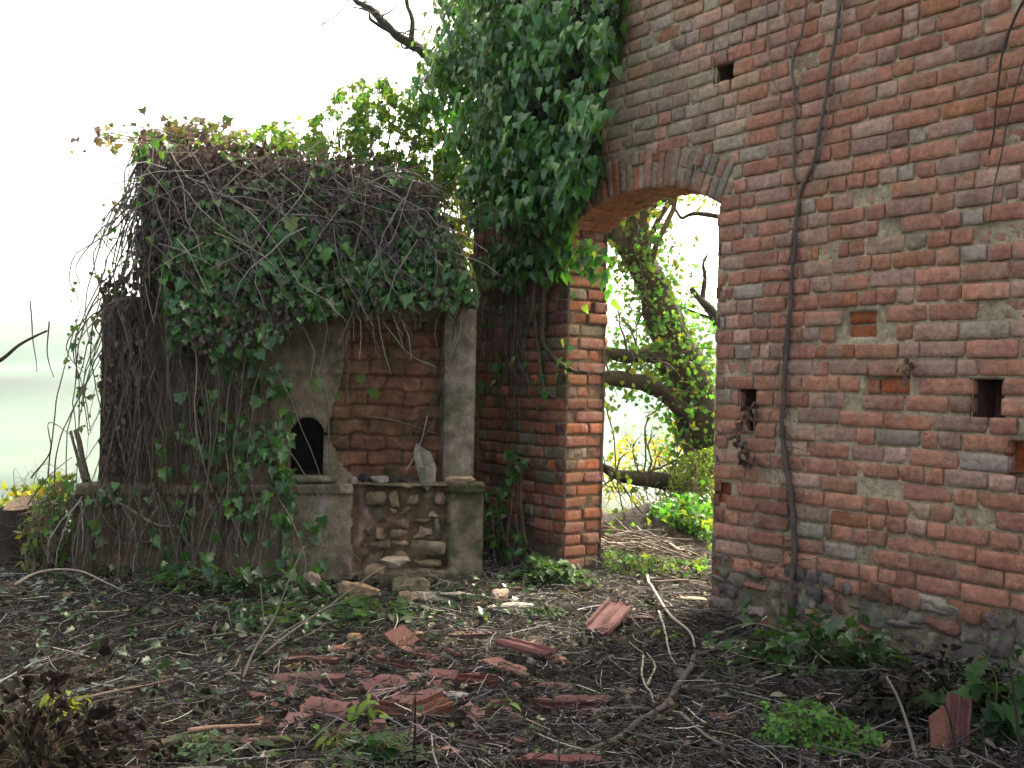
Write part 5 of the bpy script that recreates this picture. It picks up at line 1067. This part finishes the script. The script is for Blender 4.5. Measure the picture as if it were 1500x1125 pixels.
clump('ivy_clump', 'dark ivy trailing at the base of the shrine below its left half', 'ivy', 330, 868, .55, .22, 180, .075, GRN2 + [(.03, .06, .028)], 'ivy', M_leaf, 40, None, .20)
clump('ivy_clump', 'dark shiny ivy leaves in the litter left of the standing stems', 'ivy', 405, 915, .40, .10, 100, .085, GRN2, 'ivy', M_leaf, 20)
clump('fern', 'small bluish green fern at the bottom left of the floor', 'fern', 285, 1112, .17, .08, 260, .035, [(.06, .13, .06), (.08, .15, .07)], 'tri', M_leafy, 20)
clump('weed_clump', 'broad green leaves at the bottom edge below the tile scatter', 'weed', 475, 1105, .22, .08, 60, .075, GRN2 + LIGHT[:1], 'oval', M_leafy)
clump('weed_clump', 'leafy weed with round leaves at the bottom right of the yellow-green seedling', 'weed', 560, 1112, .16, .09, 44, .08, GRN2, 'ivy', M_leafy)
clump('seedling', 'single bright yellow-green seedling standing in the tile scatter', 'seedling', 541, 1064, .075, .11, 20, .07, [(.17, .28, .04), (.14, .24, .04)], 'oval', M_leafy, 6)
clump('seedling', 'yellow seedling on a dark stem at the lower left beside the dead bush', 'seedling', 92, 1052, .09, .10, 22, .065, [(.28, .30, .04), (.18, .24, .04)], 'oval', M_leafy, 8)
clump('seedling', 'pair of pale leaves low in the middle of the floor', 'seedling', 738, 1038, .05, .03, 6, .07, [(.13, .25, .06)], 'oval', M_leafy, 4)
clump('weed_clump', 'young shoots at the right of the pale stick by the doorway', 'weed', 978, 935, .09, .05, 14, .06, [(.14, .24, .05)], 'oval', M_leafy, 5)
clump('weed_clump', 'fine green weeds before the bare earth below the doorway', 'weed', 795, 905, .20, .07, 90, .055, GRN2, 'tri', M_leafy)
clump('weed_clump', 'dark leafy weeds in the shade at the far bottom right', 'weed', 1475, 1075, .25, .35, 80, .10, [(.03, .085, .03), (.04, .11, .035)], 'ivy', M_leafy, 24)
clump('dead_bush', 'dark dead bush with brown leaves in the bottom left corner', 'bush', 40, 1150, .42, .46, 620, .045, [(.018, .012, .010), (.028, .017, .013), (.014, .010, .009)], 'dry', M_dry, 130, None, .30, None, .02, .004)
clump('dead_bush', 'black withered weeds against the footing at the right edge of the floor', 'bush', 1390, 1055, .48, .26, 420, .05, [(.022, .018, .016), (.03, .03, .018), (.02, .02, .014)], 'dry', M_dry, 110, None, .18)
rs = thing('ivy_sprig', 'glossy ivy sprig growing up the dark recess between the shrine and the doorpost', 'ivy', tuple(gp(745, 850))); l = MB(); s = MB()
p = np.concatenate([spoly([(745, 662), (775, 668), (772, 700), (745, 705)], 26), spoly([(708, 720), (760, 706), (735, 770), (708, 775)], 40), spoly([(708, 760), (790, 790), (770, 830), (708, 830)], 46)]); P = wallP(p, R.uniform(.06, .25, len(p))); leaves(l, P, *droop(len(p), NO, .7, .5), .09 * R.uniform(.6, 1.2, len(p)), pal(len(p), GREEN), 'ivy'); l.build('foliage', M_leaf, rs)
for k in range(26):
    b = wallP(np.array([[R.uniform(712, 790), 848]]), np.array([.12]))[0]; tube(s, wig(curve([b, (b + P[k * 4 % len(p)]) / 2 + R.normal(0, .05, 3), P[k * 4 % len(p)]], 5), .03, 5), .004, pal(1, STEMC)[0], 4, False)
s.build('stems', M_stem, rs)
